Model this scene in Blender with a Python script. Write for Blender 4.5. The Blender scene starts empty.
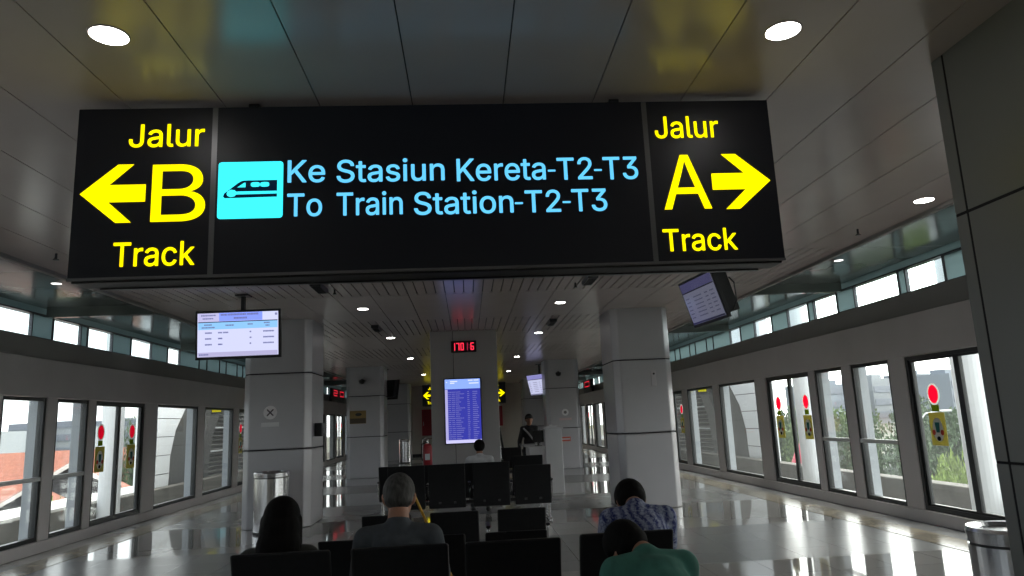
import bpy, bmesh, math, random
from mathutils import Vector, Matrix, Euler
random.seed(7)
SC = bpy.context.scene
COL = SC.collection
PI = math.pi
V = Vector

# ------------------------------------------------------------------ materials
def new_mat(name):
    m = bpy.data.materials.new(name); m.use_nodes = True
    nt = m.node_tree
    for n in list(nt.nodes): nt.nodes.remove(n)
    out = nt.nodes.new('ShaderNodeOutputMaterial')
    return m, nt, out

def mat(name, col, rough=.5, metal=0., noise=0., nscale=8., bump=0., bscale=60., spec=.5, coat=0., stretch=None):
    """Principled surface with a procedural colour variation and optional bump."""
    m, nt, out = new_mat(name)
    b = nt.nodes.new('ShaderNodeBsdfPrincipled')
    b.inputs['Roughness'].default_value = rough
    b.inputs['Metallic'].default_value = metal
    b.inputs['Specular IOR Level'].default_value = spec
    b.inputs['Coat Weight'].default_value = coat
    tc = nt.nodes.new('ShaderNodeTexCoord')
    mp = nt.nodes.new('ShaderNodeMapping')
    if stretch: mp.inputs['Scale'].default_value = stretch
    nt.links.new(tc.outputs['Object'], mp.inputs['Vector'])
    n = nt.nodes.new('ShaderNodeTexNoise'); n.inputs['Scale'].default_value = nscale; n.inputs['Detail'].default_value = 3
    nt.links.new(mp.outputs[0], n.inputs['Vector'])
    r = nt.nodes.new('ShaderNodeValToRGB')
    lo = [c*(1-noise) for c in col[:3]]+[1]; hi = [min(1, c*(1+noise)) for c in col[:3]]+[1]
    r.color_ramp.elements[0].position = .3; r.color_ramp.elements[0].color = lo
    r.color_ramp.elements[1].position = .7; r.color_ramp.elements[1].color = hi
    nt.links.new(n.outputs['Fac'], r.inputs['Fac'])
    nt.links.new(r.outputs['Color'], b.inputs['Base Color'])
    if bump:
        n2 = nt.nodes.new('ShaderNodeTexNoise'); n2.inputs['Scale'].default_value = bscale
        nt.links.new(mp.outputs[0], n2.inputs['Vector'])
        bp = nt.nodes.new('ShaderNodeBump'); bp.inputs['Strength'].default_value = bump
        nt.links.new(n2.outputs['Fac'], bp.inputs['Height']); nt.links.new(bp.outputs[0], b.inputs['Normal'])
    nt.links.new(b.outputs[0], out.inputs['Surface'])
    return m

def emit(name, col, s=1.):
    m, nt, out = new_mat(name)
    e = nt.nodes.new('ShaderNodeEmission'); e.inputs['Color'].default_value = (*col, 1); e.inputs['Strength'].default_value = s
    nt.links.new(e.outputs[0], out.inputs['Surface'])
    return m

def screen_mat(name, col, s, rough=.12):
    """A lit display: glossy pane over emission."""
    m, nt, out = new_mat(name)
    b = nt.nodes.new('ShaderNodeBsdfPrincipled')
    b.inputs['Base Color'].default_value = (.01, .01, .012, 1); b.inputs['Roughness'].default_value = rough; b.inputs['Specular IOR Level'].default_value = .35
    b.inputs['Emission Color'].default_value = (*col, 1); b.inputs['Emission Strength'].default_value = s
    nt.links.new(b.outputs[0], out.inputs['Surface'])
    return m

def glass_mat(name, tint=(.93, .96, .95), haze_veil=.018, frost=0.):
    m, nt, out = new_mat(name)
    t = nt.nodes.new('ShaderNodeBsdfTransparent'); t.inputs[0].default_value = (*tint, 1)
    g = nt.nodes.new('ShaderNodeBsdfGlossy'); g.inputs['Roughness'].default_value = .02
    lw = nt.nodes.new('ShaderNodeLayerWeight'); lw.inputs['Blend'].default_value = .5
    p5 = nt.nodes.new('ShaderNodeMath'); p5.operation = 'POWER'; p5.inputs[1].default_value = 5.
    nt.links.new(lw.outputs['Facing'], p5.inputs[0])
    f = nt.nodes.new('ShaderNodeMath'); f.operation = 'MULTIPLY_ADD'; f.inputs[1].default_value = .6; f.inputs[2].default_value = .03
    nt.links.new(p5.outputs[0], f.inputs[0])
    mx = nt.nodes.new('ShaderNodeMixShader')
    nt.links.new(f.outputs[0], mx.inputs[0]); nt.links.new(t.outputs[0], mx.inputs[1]); nt.links.new(g.outputs[0], mx.inputs[2])
    d = nt.nodes.new('ShaderNodeBsdfTranslucent'); d.inputs[0].default_value = (.85, .88, .88, 1)  # whitish translucent share in the pane stands in for haze outdoors
    n = nt.nodes.new('ShaderNodeTexNoise'); n.inputs['Scale'].default_value = 1.5
    mm = nt.nodes.new('ShaderNodeMath'); mm.operation = 'MULTIPLY'; mm.inputs[1].default_value = haze_veil*2
    nt.links.new(n.outputs['Fac'], mm.inputs[0])
    m2 = nt.nodes.new('ShaderNodeMixShader')
    nt.links.new(mm.outputs[0], m2.inputs[0]); nt.links.new(mx.outputs[0], m2.inputs[1]); nt.links.new(d.outputs[0], m2.inputs[2])
    nt.links.new(m2.outputs[0], out.inputs['Surface'])
    return m

def floor_mat():
    """Polished grey tiles with crosswise bands of honed, darker tile and fine joints."""
    m, nt, out = new_mat('floor_tiles')
    L = nt.links.new; N = nt.nodes.new
    b = N('ShaderNodeBsdfPrincipled'); tc = N('ShaderNodeTexCoord'); sp = N('ShaderNodeSeparateXYZ')
    L(tc.outputs['Object'], sp.inputs[0])
    def math_(op, a, v=None):
        n = N('ShaderNodeMath'); n.operation = op
        if hasattr(a, 'is_linked'): L(a, n.inputs[0])
        else: n.inputs[0].default_value = a
        if v is not None:
            if hasattr(v, 'is_linked'): L(v, n.inputs[1])
            else: n.inputs[1].default_value = v
        return n.outputs[0]
    y = math_('ADD', sp.outputs['Y'], 102.45)         # honed bands start at y = 7.9 + 5.15 k
    fy = math_('MODULO', math_('SUBTRACT', y, 7.9+102.45-103.0), 5.15)
    band = math_('LESS_THAN', fy, 2.42)
    n1 = N('ShaderNodeTexNoise'); n1.inputs['Scale'].default_value = 3.; n1.inputs['Detail'].default_value = 6
    L(tc.outputs['Object'], n1.inputs['Vector'])
    c = N('ShaderNodeMix'); c.data_type = 'RGBA'
    L(band, c.inputs['Factor']); c.inputs['A'].default_value = FLOOR_A; c.inputs['B'].default_value = FLOOR_B
    br = N('ShaderNodeTexBrick'); br.inputs['Scale'].default_value = 1.; br.offset = 0
    br.inputs['Brick Width'].default_value = .604; br.inputs['Row Height'].default_value = .604
    br.inputs['Mortar Size'].default_value = .003; br.inputs['Mortar'].default_value = (.55, .55, .55, 1)
    br.inputs['Color1'].default_value = (1, 1, 1, 1); br.inputs['Color2'].default_value = (.93, .93, .93, 1)
    L(tc.outputs['Object'], br.inputs['Vector'])
    mu = N('ShaderNodeMix'); mu.data_type = 'RGBA'; mu.blend_type = 'MULTIPLY'; mu.inputs['Factor'].default_value = 1
    L(c.outputs['Result'], mu.inputs['A']); L(br.outputs['Color'], mu.inputs['B'])
    L(mu.outputs['Result'], b.inputs['Base Color'])
    rg = math_('MULTIPLY_ADD', band, .2); rg.node.inputs[2].default_value = .035
    rn = math_('MULTIPLY_ADD', n1.outputs['Fac'], .03); L(rg, rn.node.inputs[2])
    L(rn, b.inputs['Roughness'])
    b.inputs['IOR'].default_value = 1.55
    L(b.outputs[0], out.inputs['Surface'])
    return m

SKY_GAIN, SKY_BASE, EXPOSURE = 5.5, 1.7, 0.25
FLOOR_A = (.33, .32, .31, 1); FLOOR_B = (.22, .22, .22, 1)

M = {}
M['floor'] = floor_mat()
M['ceil'] = mat('white_metal_ceiling', (.50, .43, .41), .23, 0, .03, 2, spec=.5)
M['ceil_gap'] = mat('ceiling_gap', (.02, .02, .02), .8)
M['soffit'] = mat('dark_soffit_panel', (.19, .215, .21), .16, 0, .05, 2, spec=.6)
M['wall'] = mat('header_panel', (.575, .54, .545), .4, 0, .04, 1.5)
M['wall_dark'] = mat('upper_header_panel', (.30, .29, .28), .45, 0, .04, 1.5)
M['beige'] = mat('beige_wall', (.50, .47, .41), .55, 0, .04, 1.2)
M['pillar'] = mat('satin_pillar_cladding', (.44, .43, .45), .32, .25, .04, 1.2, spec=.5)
M['joint'] = mat('dark_joint', (.03, .03, .034), .8, spec=.1)
M['frame'] = mat('black_door_frame', (.018, .02, .02), .4)
M['alu'] = mat('pale_aluminium', (.55, .56, .56), .38, .3, .03, 3)
M['fin'] = mat('grey_painted_fin', (.36, .39, .42), .5, 0, .03, 2)
M['glass'] = glass_mat('screen_door_glass')
M['glass_tint'] = glass_mat('clerestory_glass', (.88, .95, .95), .01)
def teal_mat():
    m, nt, out = new_mat('teal_frosted_panel')
    t = nt.nodes.new('ShaderNodeBsdfTranslucent'); t.inputs[0].default_value = (.42, .52, .53, 1)
    d = nt.nodes.new('ShaderNodeBsdfPrincipled'); d.inputs['Base Color'].default_value = (.14, .22, .235, 1); d.inputs['Roughness'].default_value = .15
    n = nt.nodes.new('ShaderNodeTexNoise'); n.inputs['Scale'].default_value = .9
    mr = nt.nodes.new('ShaderNodeMapRange'); mr.inputs['To Min'].default_value = .3; mr.inputs['To Max'].default_value = .8
    nt.links.new(n.outputs['Fac'], mr.inputs['Value'])
    mx = nt.nodes.new('ShaderNodeMixShader'); nt.links.new(mr.outputs[0], mx.inputs[0])
    nt.links.new(d.outputs[0], mx.inputs[1]); nt.links.new(t.outputs[0], mx.inputs[2]); nt.links.new(mx.outputs[0], out.inputs['Surface'])
    return m
M['teal'] = teal_mat()
M['black'] = mat('black_plastic', (.012, .012, .013), .45, 0, .1, 20)
M['leather'] = mat('black_seat_vinyl', (.010, .010, .011), .5, 0, .15, 30, bump=.05, bscale=200, spec=.25)
M['chrome'] = mat('brushed_steel', (.62, .61, .62), .2, 1., .05, 4, stretch=(30, 30, .5))
M['darkmetal'] = mat('dark_metal', (.08, .08, .085), .35, .8, .05, 6)
M['sign_face'] = screen_mat('black_acrylic_face', (.05, .06, .10), .012, .4)
M['yellow_lit'] = emit('lit_yellow_lettering', (1., .84, .0), 1.35)
M['cyan_lit'] = emit('lit_cyan_lettering', (.13, .59, 1.), 1.0)
M['sign_trim'] = mat('dark_grey_sign_trim', (.16, .16, .165), .35, .5, .05, 5)
M['cyan_box'] = emit('lit_cyan_pictogram', (.045, .86, 1.), 1.15)
M['lamp'] = emit('downlight_diffuser', (1., .96, .93), 22.)
M['lamp_dim'] = emit('small_downlight_diffuser', (1., .97, .95), 2.5)
M['tactile'] = mat('tactile_yellow_tile', (.25, .215, .16), .2, 0, .3, 2.2, bump=.6, bscale=40)
M['red'] = mat('red_enamel', (.36, .02, .03), .4, 0, .05, 4)
M['white'] = mat('white_laminate', (.66, .66, .68), .35, 0, .02, 3)
M['whitepaint'] = mat('white_exterior_paint', (.62, .64, .66), .55, 0, .04, .6)
M['led_red'] = emit('red_led_digits', (1., .03, .07), 1.3)
M['led_dim'] = emit('dim_red_led_digit', (.7, .03, .10), .45)

# ------------------------------------------------------------------ mesh builder
class B:
    def __init__(self): self.bm = bmesh.new()
    def box(self, x0, x1, y0, y1, z0, z1, mx=None):
        vs = [self.bm.verts.new(c) for c in ((x0,y0,z0),(x1,y0,z0),(x1,y1,z0),(x0,y1,z0),(x0,y0,z1),(x1,y0,z1),(x1,y1,z1),(x0,y1,z1))]
        if mx is not None:
            for v in vs: v.co = mx @ v.co
        for f in ((3,2,1,0),(4,5,6,7),(0,1,5,4),(1,2,6,5),(2,3,7,6),(3,0,4,7)): self.bm.faces.new([vs[i] for i in f])
        return self
    def cbox(self, c, s, mx=None):
        return self.box(c[0]-s[0]/2, c[0]+s[0]/2, c[1]-s[1]/2, c[1]+s[1]/2, c[2]-s[2]/2, c[2]+s[2]/2, mx)
    def cone(self, p0, p1, r0, r1, n=16, cap=True):
        p0, p1 = V(p0), V(p1); d = (p1-p0).normalized()
        a = d.orthogonal().normalized(); b = d.cross(a)
        A = [self.bm.verts.new(p0+(a*math.cos(2*PI*i/n)+b*math.sin(2*PI*i/n))*r0) for i in range(n)]
        C = [self.bm.verts.new(p1+(a*math.cos(2*PI*i/n)+b*math.sin(2*PI*i/n))*r1) for i in range(n)]
        for i in range(n):
            j = (i+1) % n; self.bm.faces.new((A[i], A[j], C[j], C[i]))
        if cap:
            self.bm.faces.new(A[::-1]); self.bm.faces.new(C)
        return self
    def tube(self, pts, r, n=10):
        for a, b in zip(pts, pts[1:]): self.cone(a, b, r, r, n)
        for p in pts[1:-1]: self.ball(p, (r, r, r), n=8)
        return self
    def ball(self, c, r, mx=None, n=16):
        t = Matrix.Translation(V(c))
        m4 = t @ (mx.to_4x4() if mx is not None else Matrix.Identity(4)) @ Matrix.Diagonal((r[0], r[1], r[2], 1))
        bmesh.ops.create_uvsphere(self.bm, u_segments=n, v_segments=max(6, n*3//4), radius=1, matrix=m4)
        return self
    def cap(self, p0, p1, r0, r1, n=14):
        self.cone(p0, p1, r0, r1, n); self.ball(p0, (r0,)*3, n=n); self.ball(p1, (r1,)*3, n=n)
        return self
    def lathe(self, c, prof, n=32):
        c = V(c); rings = []
        for r, z in prof:
            rings.append([self.bm.verts.new(c+V((r*math.cos(2*PI*i/n), r*math.sin(2*PI*i/n), z))) for i in range(n)])
        for A, C in zip(rings, rings[1:]):
            for i in range(n):
                j = (i+1) % n; self.bm.faces.new((A[i], A[j], C[j], C[i]))
        self.bm.faces.new(rings[0][::-1]); self.bm.faces.new(rings[-1])
        return self
    def prism(self, poly, f0, f1):
        """poly: 2D points; f0/f1 map a 2D point to the near / far 3D point."""
        A = [self.bm.verts.new(f0(*p)) for p in poly]; C = [self.bm.verts.new(f1(*p)) for p in poly]
        n = len(poly)
        self.bm.faces.new(A); self.bm.faces.new(C[::-1])
        for i in range(n):
            j = (i+1) % n; self.bm.faces.new((A[j], A[i], C[i], C[j]))
        return self
    def plate(self, poly, y0, y1):   # outline in x,z, facing -y
        return self.prism(poly, lambda a, b: (a, y0, b), lambda a, b: (a, y1, b))
    def build(self, name, material, parent=None, bevel=0., smooth=False, local=False, origin=None):
        bmesh.ops.recalc_face_normals(self.bm, faces=self.bm.faces)
        me = bpy.data.meshes.new(name); self.bm.to_mesh(me); self.bm.free()
        return link_mesh(name, me, material, parent, bevel, smooth, local, origin)

def link_mesh(name, me, material, parent=None, bevel=0., smooth=False, local=False, origin=None):
    me.materials.clear(); me.materials.append(material)
    o = bpy.data.objects.new(name, me); COL.objects.link(o)
    if smooth:
        for p in me.polygons: p.use_smooth = True
    if parent is not None:
        o.parent = parent
        if not local:
            me.transform(Matrix.Translation(-world_loc(parent)))
    elif not local:
        xs = [v.co for v in me.vertices]
        if xs:
            c = origin or V(((min(v.x for v in xs)+max(v.x for v in xs))/2, (min(v.y for v in xs)+max(v.y for v in xs))/2, min(v.z for v in xs)))
            me.transform(Matrix.Translation(-V(c))); o.location = c
    if bevel:
        md = o.modifiers.new('bevel', 'BEVEL'); md.width = bevel; md.segments = 2; md.limit_method = 'ANGLE'; md.angle_limit = math.radians(40)
    return o

def world_loc(o):
    l = V(o.location)
    while o.parent is not None:
        o = o.parent; l = l+V(o.location)
    return l

def tag(o, label=None, cat=None, group=None, kind=None):
    if label: o['label'] = label
    if cat: o['category'] = cat
    if group: o['group'] = group
    if kind: o['kind'] = kind
    return o

def thing(name, label, cat, loc=(0, 0, 0), rot=(0, 0, 0), group=None, kind=None):
    o = bpy.data.objects.new(name, None); COL.objects.link(o); o.location = loc; o.rotation_euler = rot
    o.empty_display_size = .1
    return tag(o, label, cat, group, kind)

def dup(root, loc=None, rz=None, label=None, group=None):
    def cp(o, par):
        c = o.copy(); COL.objects.link(c)
        if par is not None: c.parent = par
        for ch in list(kids.get(o, ())): cp(ch, c)
        return c
    kids = {}
    for o in list(COL.objects):
        if o.parent is not None: kids.setdefault(o.parent, []).append(o)
    r = cp(root, None)
    if loc is not None: r.location = loc
    if rz is not None: r.rotation_euler = (0, 0, rz)
    if label: r['label'] = label
    if group: r['group'] = group
    return r

try:                                        # the interface typeface that ships inside Blender
    import os
    SANS = bpy.data.fonts.load(os.path.join(bpy.utils.system_resource('DATAFILES', path='fonts'), 'Inter.woff2'))
except Exception:
    SANS = None
from mathutils.geometry import delaunay_2d_cdt, interpolate_bezier
def glyph_loops(s):
    cu = bpy.data.curves.new('lettering', 'FONT'); cu.body = s; cu.size = 1
    if SANS: cu.font = SANS
    o = bpy.data.objects.new('lettering', cu); COL.objects.link(o)
    dg = bpy.context.evaluated_depsgraph_get(); dg.update()
    c = o.to_curve(dg)
    loops = []
    for sp in c.splines:
        P = []; bp = sp.bezier_points; n = len(bp)
        for i in range(n):
            p, q = bp[i], bp[(i+1) % n]
            straight = (p.handle_right-p.co).length < 1e-5 and (q.handle_left-q.co).length < 1e-5
            P += [(v.x, v.y) for v in interpolate_bezier(p.co, p.handle_right, q.handle_left, q.co, 2 if straight else 7)[:-1]]
        if len(P) > 2: loops.append(P)
    o.to_curve_clear(); bpy.data.objects.remove(o); bpy.data.curves.remove(cu)
    return loops
def fit_text(s, x0, x1, z0, z1, y, name, material, parent, bold=0., depth=.004, local=False):
    """Lettering standing in the x-z plane, facing -y, fitted to the box; bold thickens the strokes (metres)."""
    L = glyph_loops(s)
    xs = [p[0] for P in L for p in P]; ys = [p[1] for P in L for p in P]
    ax, bx, ay, by = min(xs), max(xs), min(ys), max(ys)
    x0 += bold; x1 -= bold; z0 += bold; z1 -= bold
    L = [[(x0+(p[0]-ax)/(bx-ax)*(x1-x0), z0+(p[1]-ay)/(by-ay)*(z1-z0)) for p in P] for P in L]
    pts = []; ed = []
    for P in L:
        k = len(pts); pts += [V(p) for p in P]; ed += [(k+i, k+(i+1) % len(P)) for i in range(len(P))]
    cv, ce, cf, _o, _e, _f = delaunay_2d_cdt(pts, ed, [], 0, 1e-6)
    def winding(pt):
        w_ = 0
        for P in L:
            for (ax_, ay_), (bx_, by_) in zip(P, P[1:]+P[:1]):
                if (ay_ > pt[1]) != (by_ > pt[1]) and pt[0] < (bx_-ax_)*(pt[1]-ay_)/(by_-ay_)+ax_: w_ += 1 if by_ > ay_ else -1
        return w_
    cf = [f for f in cf if winding(sum((cv[i] for i in f), V((0, 0)))/len(f)) != 0]
    bm = bmesh.new()
    shifts = [(0, 0)]+([(bold*math.cos(k*PI/4), bold*math.sin(k*PI/4)) for k in range(8)] if bold else [])
    for dx, dz in shifts:
        vs = [bm.verts.new((p[0]+dx, y-depth, p[1]+dz)) for p in cv]
        for f in cf: bm.faces.new([vs[i] for i in f])
        if (dx, dz) == (0, 0):
            bk = [bm.verts.new((p[0], y, p[1])) for p in cv]
            cnt = {}
            for f in cf:
                for i, j in zip(f, f[1:]+f[:1]): cnt[frozenset((i, j))] = cnt.get(frozenset((i, j)), 0)+1
            for k_, n_ in cnt.items():
                if n_ == 1:
                    i, j = tuple(k_); bm.faces.new((vs[i], vs[j], bk[j], bk[i]))
    bmesh.ops.delete(bm, geom=[v for v in bm.verts if not v.link_faces], context='VERTS')
    me = bpy.data.meshes.new(name); bm.to_mesh(me); bm.free()
    return link_mesh(name, me, material, parent, local=local)

# ------------------------------------------------------------------ the room
XR, XL, ZC = 6.12, -6.28, 3.5
Y0, Y1 = -5.0, 41.0
CE = 4.72                                   # edge of the middle ceiling

tag(B().box(XL-.6, XR+.6, Y0, Y1, -.25, 0).build('floor', M['floor'], origin=(0, 0, 0)), 'polished grey tile floor with honed cross bands reflecting the bright doors', 'floor', kind='structure')

# ceiling: lengthwise metal planks, with crosswise bands of narrow ribs
b = B(); bp = B()
bands = []
y = 8.2-4.96*3
edges = []
k = 0
while True:
    a = 8.2+k*4.96; bnd = (a, a+2.3)
    edges.append(bnd); k += 1
    if a > Y1: break
def slabs(y0, y1, w, gap):
    n = int(CE*2/w); x = -.275-w*math.floor((CE-.275)/w)
    xs = []
    while x < CE-.02:
        x1 = min(x+w, CE)
        b.box(x+gap/2, x1-gap/2, y0+.006, y1-.006, ZC, ZC+.02); x = x1
prev = Y0
for (a, c) in edges:
    a2, c2 = max(a, Y0), min(c, Y1)
    if a2 > prev: slabs(prev, min(a2, Y1), .55, .007)
    if c2 > a2: slabs(a2, c2, .1375, .015)
    prev = max(prev, c2)
    if prev >= Y1: break
tag(b.build('ceiling', M['ceil']), 'ceiling of pale metal planks with narrow ribbed cross bands', 'ceiling', kind='structure')
tag(B().box(-CE, CE, Y0, Y1, ZC+.03, ZC+.2).build('ceiling_backing', M['ceil_gap']), 'dark void behind the ceiling planks', 'ceiling', kind='structure')
for nm, x0, x1 in (('right', CE, XR+.35), ('left', XL-.35, -CE)):
    b = B()
    y = 8.68-2.585*6
    while y < Y1:
        b.box(x0+.01, x1, y+.012, min(y+2.573, Y1), ZC+.1, ZC+.16); y += 2.585
    tag(b.build('ceiling_'+nm, M['soffit']), 'dark glossy side ceiling panels over the %s row of platform doors' % nm, 'ceiling', kind='structure')
    # the small upstand edging the middle ceiling and the cross beams of the side strip
    e = CE if nm == 'right' else -CE
    tag(B().box(e-.03, e+.03, Y0, Y1, ZC-.035, ZC+.12).build('trim_1' if nm == 'right' else 'trim_2', M['wall_dark']), 'dark edge strip along the %s side of the middle ceiling' % nm, 'trim', kind='structure')
    b = B(); xa, xb = (CE+.03, XR+.1) if nm == 'right' else (XL-.1, -CE-.03)
    for k in range(-4, 12, 2):
        yy = 8.68+2.585*k+2.5
        b.box(xa, xb, yy, yy+.12, ZC-.05, ZC+.1)
    tag(b.build('trim_3' if nm == 'right' else 'trim_4', M['soffit']), 'dark cross beams of the %s side ceiling' % nm, 'trim', kind='structure')

# platform screens: (start, end, type) along y on the right wall
SEG = [(-4.6, -2.4, 'p'), (-2.1, .1, 'd'), (.5, 2.55, 'p'), (2.9, 4.9, 'p'), (5.2, 6.9, 'p'), (7.65, 9.64, 'd'), (10.02, 11.07, 't'), (11.34, 12.28, 't'), (12.5, 14.38, 'd'),
       (14.94, 17.18, 'p'), (17.6, 19.75, 'p'), (20.2, 22.1, 'd'), (22.6, 24.7, 't'), (25.1, 27.2, 't'), (27.7, 29.6, 'd'), (30.1, 32.2, 'p'), (32.6, 34.7, 'p'), (35.1, 37.0, 'd'), (37.5, 39.0, 'p')]
ZB, ZT = .2, 2.2
def film(name, col, k=.75):
    m, nt, out = new_mat(name)
    t = nt.nodes.new('ShaderNodeBsdfTranslucent'); t.inputs[0].default_value = (*col, 1)
    d = nt.nodes.new('ShaderNodeBsdfDiffuse'); d.inputs[0].default_value = (*col, 1)
    n = nt.nodes.new('ShaderNodeTexNoise'); n.inputs['Scale'].default_value = 12
    mr = nt.nodes.new('ShaderNodeMapRange'); mr.inputs['To Min'].default_value = k-.05; mr.inputs['To Max'].default_value = k+.05
    nt.links.new(n.outputs['Fac'], mr.inputs['Value'])
    mx = nt.nodes.new('ShaderNodeMixShader'); nt.links.new(mr.outputs[0], mx.inputs[0]); nt.links.new(d.outputs[0], mx.inputs[1]); nt.links.new(t.outputs[0], mx.inputs[2])
    nt.links.new(mx.outputs[0], out.inputs['Surface'])
    return m
sticker_red = film('red_sticker', (.92, .04, .14))
sticker_white = film('white_sticker', (.7, .7, .68))
sticker_yellow = film('yellow_sticker', (.42, .38, .14), .55)
sticker_green = film('green_sticker', (.17, .22, .03))
sticker_teal = film('teal_sticker', (.04, .2, .2), .1)
sticker_dark = film('dark_sticker', (.02, .02, .02))
sticker_rose = film('rose_sticker', (.6, .09, .07), .1)
sticker_pale = film('pale_oval_sticker', (.85, .85, .82), .2)

def disc_poly(cx, cz, rx, rz, n=24):
    return [(cx+rx*math.cos(2*PI*i/n), cz+rz*math.sin(2*PI*i/n)) for i in range(n)]

def screens(side):
    s = 1 if side == 'right' else -1
    X = XR if s > 0 else XL
    off = 0. if s > 0 else .14
    def sx(b_, a, c, y0, y1, z0, z1):       # a, c: distances outward from the wall face
        xs = sorted((X+s*a, X+s*c)); b_.box(xs[0], xs[1], y0, y1, z0, z1)
    # the wall itself: plinth, posts, header
    w = B(); fin = B()
    sx(w, -.02, .16, Y0, Y1, 0, ZB-.035)
    sx(w, -.02, .22, Y0, Y1, ZT+.04, 2.80)
    pr = Y0
    for (a, c, t) in SEG+[(Y1, Y1, 'x')]:
        a2, c2 = a+off, c+off
        if a2 > pr: sx(w, 0, .13, pr, min(a2, Y1), ZB-.035, ZT+.04)
        pr = c2
    tag(w.build('wall_'+side, M['wall'], bevel=.008), '%s wall of platform screen posts, plinth and lower header' % side, 'wall', kind='structure')
    u = B(); sx(u, .1, .3, Y0, Y1, 2.80, 3.12); tag(u.build('trim_5' if s > 0 else 'trim_6', M['wall_dark']), 'darker upper header band under the %s clerestory' % side, 'trim', kind='structure')
    nd = nw = 0
    for (a, c, t) in SEG:
        a, c = a+off, c+off
        far = 'near' if c < 7.6 else 'far'
        name = ('door_%d' if t == 'd' else 'window_%d') % (sum(1 for q in SEG if (q[2] == 'd') == (t == 'd') and q[0]+off <= a+1e-6) + (0 if s > 0 else 100))
        seen = c > (8.5 if s > 0 else 10.5)
        if seen and t == 'd': nd += 1
        elif seen: nw += 1
        ordn = ['first', 'second', 'third', 'fourth', 'fifth', 'sixth', 'seventh', 'eighth', 'ninth', 'tenth', 'eleventh', 'twelfth', 'thirteenth', 'fourteenth', 'fifteenth', 'sixteenth']
        lab = ('sliding glass platform door pair with red and yellow stickers, ' if t == 'd' else 'fixed glass platform screen with push bar, ' if t == 't' else 'fixed glass platform screen pane, ')
        if seen: lab += '%s in view along the %s wall' % (ordn[(nd if t == 'd' else nw)-1], side)
        else: lab += 'out of view on the %s, %s' % (side, 'abreast of the big sign' if c > 6 else 'beside the viewer' if c > 1 else 'behind the viewer')
        th = thing(name, lab, 'door' if t == 'd' else 'window', (X+s*.06, (a+c)/2, 0), kind='structure')
        f = B(); fw = .055
        for (p, q) in ((a, a+fw), (c-fw, c)): sx(f, .02, .11, p, q, ZB-.03, ZT+.03)
        sx(f, .02, .11, a+fw, c-fw, ZT-.02, ZT+.03); sx(f, .02, .11, a+fw, c-fw, ZB-.03, ZB+.03)
        f.build('frame', M['frame'], th)
        if t == 'd':
            mid = (a+c)/2-.02
            for (p, q, sg) in ((a+fw, mid, -1), (mid, c-fw, 1)):
                lf = B(); m2 = .05
                sx(lf, .04, .09, p, p+m2, ZB+.03, ZT-.02); sx(lf, .04, .09, q-m2, q, ZB+.03, ZT-.02)
                sx(lf, .04, .09, p+m2, q-m2, ZB+.03, ZB+.06); sx(lf, .04, .09, p+m2, q-m2, ZT-.05, ZT-.02)
                leaf = lf.build('door_leaf', M['frame'], th)
                g = B(); sx(g, .06, .068, p+m2, q-m2, ZB+.06, ZT-.05); g.build('glass', M['glass'], leaf)
                if c > 6:
                    yc = (mid+(.56 if sg > 0 else -.6)); 
                    st = lambda poly, d0, d1: B().prism([(yc+u_, z_) for u_, z_ in poly], lambda u_, z_: (X+s*d0, u_, z_), lambda u_, z_: (X+s*d1, u_, z_))
                    rg = B(); o_ = disc_poly(0, 1.70, .125, .145); i_ = disc_poly(0, 1.70, .10, .12)
                    for q_ in range(24):
                        w_ = (q_+1) % 24; rg.prism([(yc+p_[0], p_[1]) for p_ in (o_[q_], o_[w_], i_[w_], i_[q_])], lambda u_, z_: (X+s*.0535, u_, z_), lambda u_, z_: (X+s*.058, u_, z_))
                    bmesh.ops.remove_doubles(rg.bm, verts=rg.bm.verts, dist=1e-5)
                    rg.build('sticker_ring', sticker_white, leaf)
                    st(disc_poly(0, 1.70, .099, .119), .0535, .058).build('round_sticker', sticker_red, leaf)
                    st([(-.075, 1.47), (.075, 1.47), (.075, 1.56), (-.075, 1.56)], .054, .059).build('square_sticker', sticker_green, leaf)
                    st([(-.16, 1.03), (.16, 1.03), (.16, 1.46), (-.16, 1.46)], .054, .059).build('panel_sticker', sticker_yellow, leaf)
                    st(disc_poly(0, 1.235, .105, .155), .050, .054).build('panel_oval', sticker_pale, leaf)
                    st([(-.03, 1.2), (.03, 1.2), (.045, 1.33), (-.045, 1.33)], .046, .05).build('panel_arrow', sticker_teal, leaf)
                    for dy in (-.085, .085): st(disc_poly(dy, 1.20, .03, .035), .045, .0495).build('panel_spot', sticker_rose, leaf)
                    st(disc_poly(0, 1.12, .035, .03), .046, .05).build('panel_spot', sticker_dark, leaf)
        else:
            g = B(); sx(g, .06, .068, a+fw, c-fw, ZB+.03, ZT-.02); g.build('glass', M['glass'], th)
            if t == 't':
                g = B(); sx(g, .0, .05, a+.02, c-.02, 1.02, 1.08); g.build('push_bar', M['alu'], th, bevel=.008)
        if t != 'd':
            g = B(); sx(g, .13, .27, c-.0, c+.09, ZB-.1, ZT+.04); g.build('rear_fin', M['fin'], th)
    # clerestory
    zs, ze = 3.12, 3.50
    P = [(8.5, 9.3, 'c'), (9.3, 9.48, 'f'), (9.48, 10.64, 'c'), (10.64, 11.18, 'f'), (11.18, 11.97, 'c'), (11.97, 12.19, 'f'), (12.19, 13.02, 'c'), (13.02, 13.74, 'f'), (13.74, 14.62, 'c'), (14.62, 15.4, 'f'), (15.4, 16.05, 'c'), (16.05, 17.2, 'f')]
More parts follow.
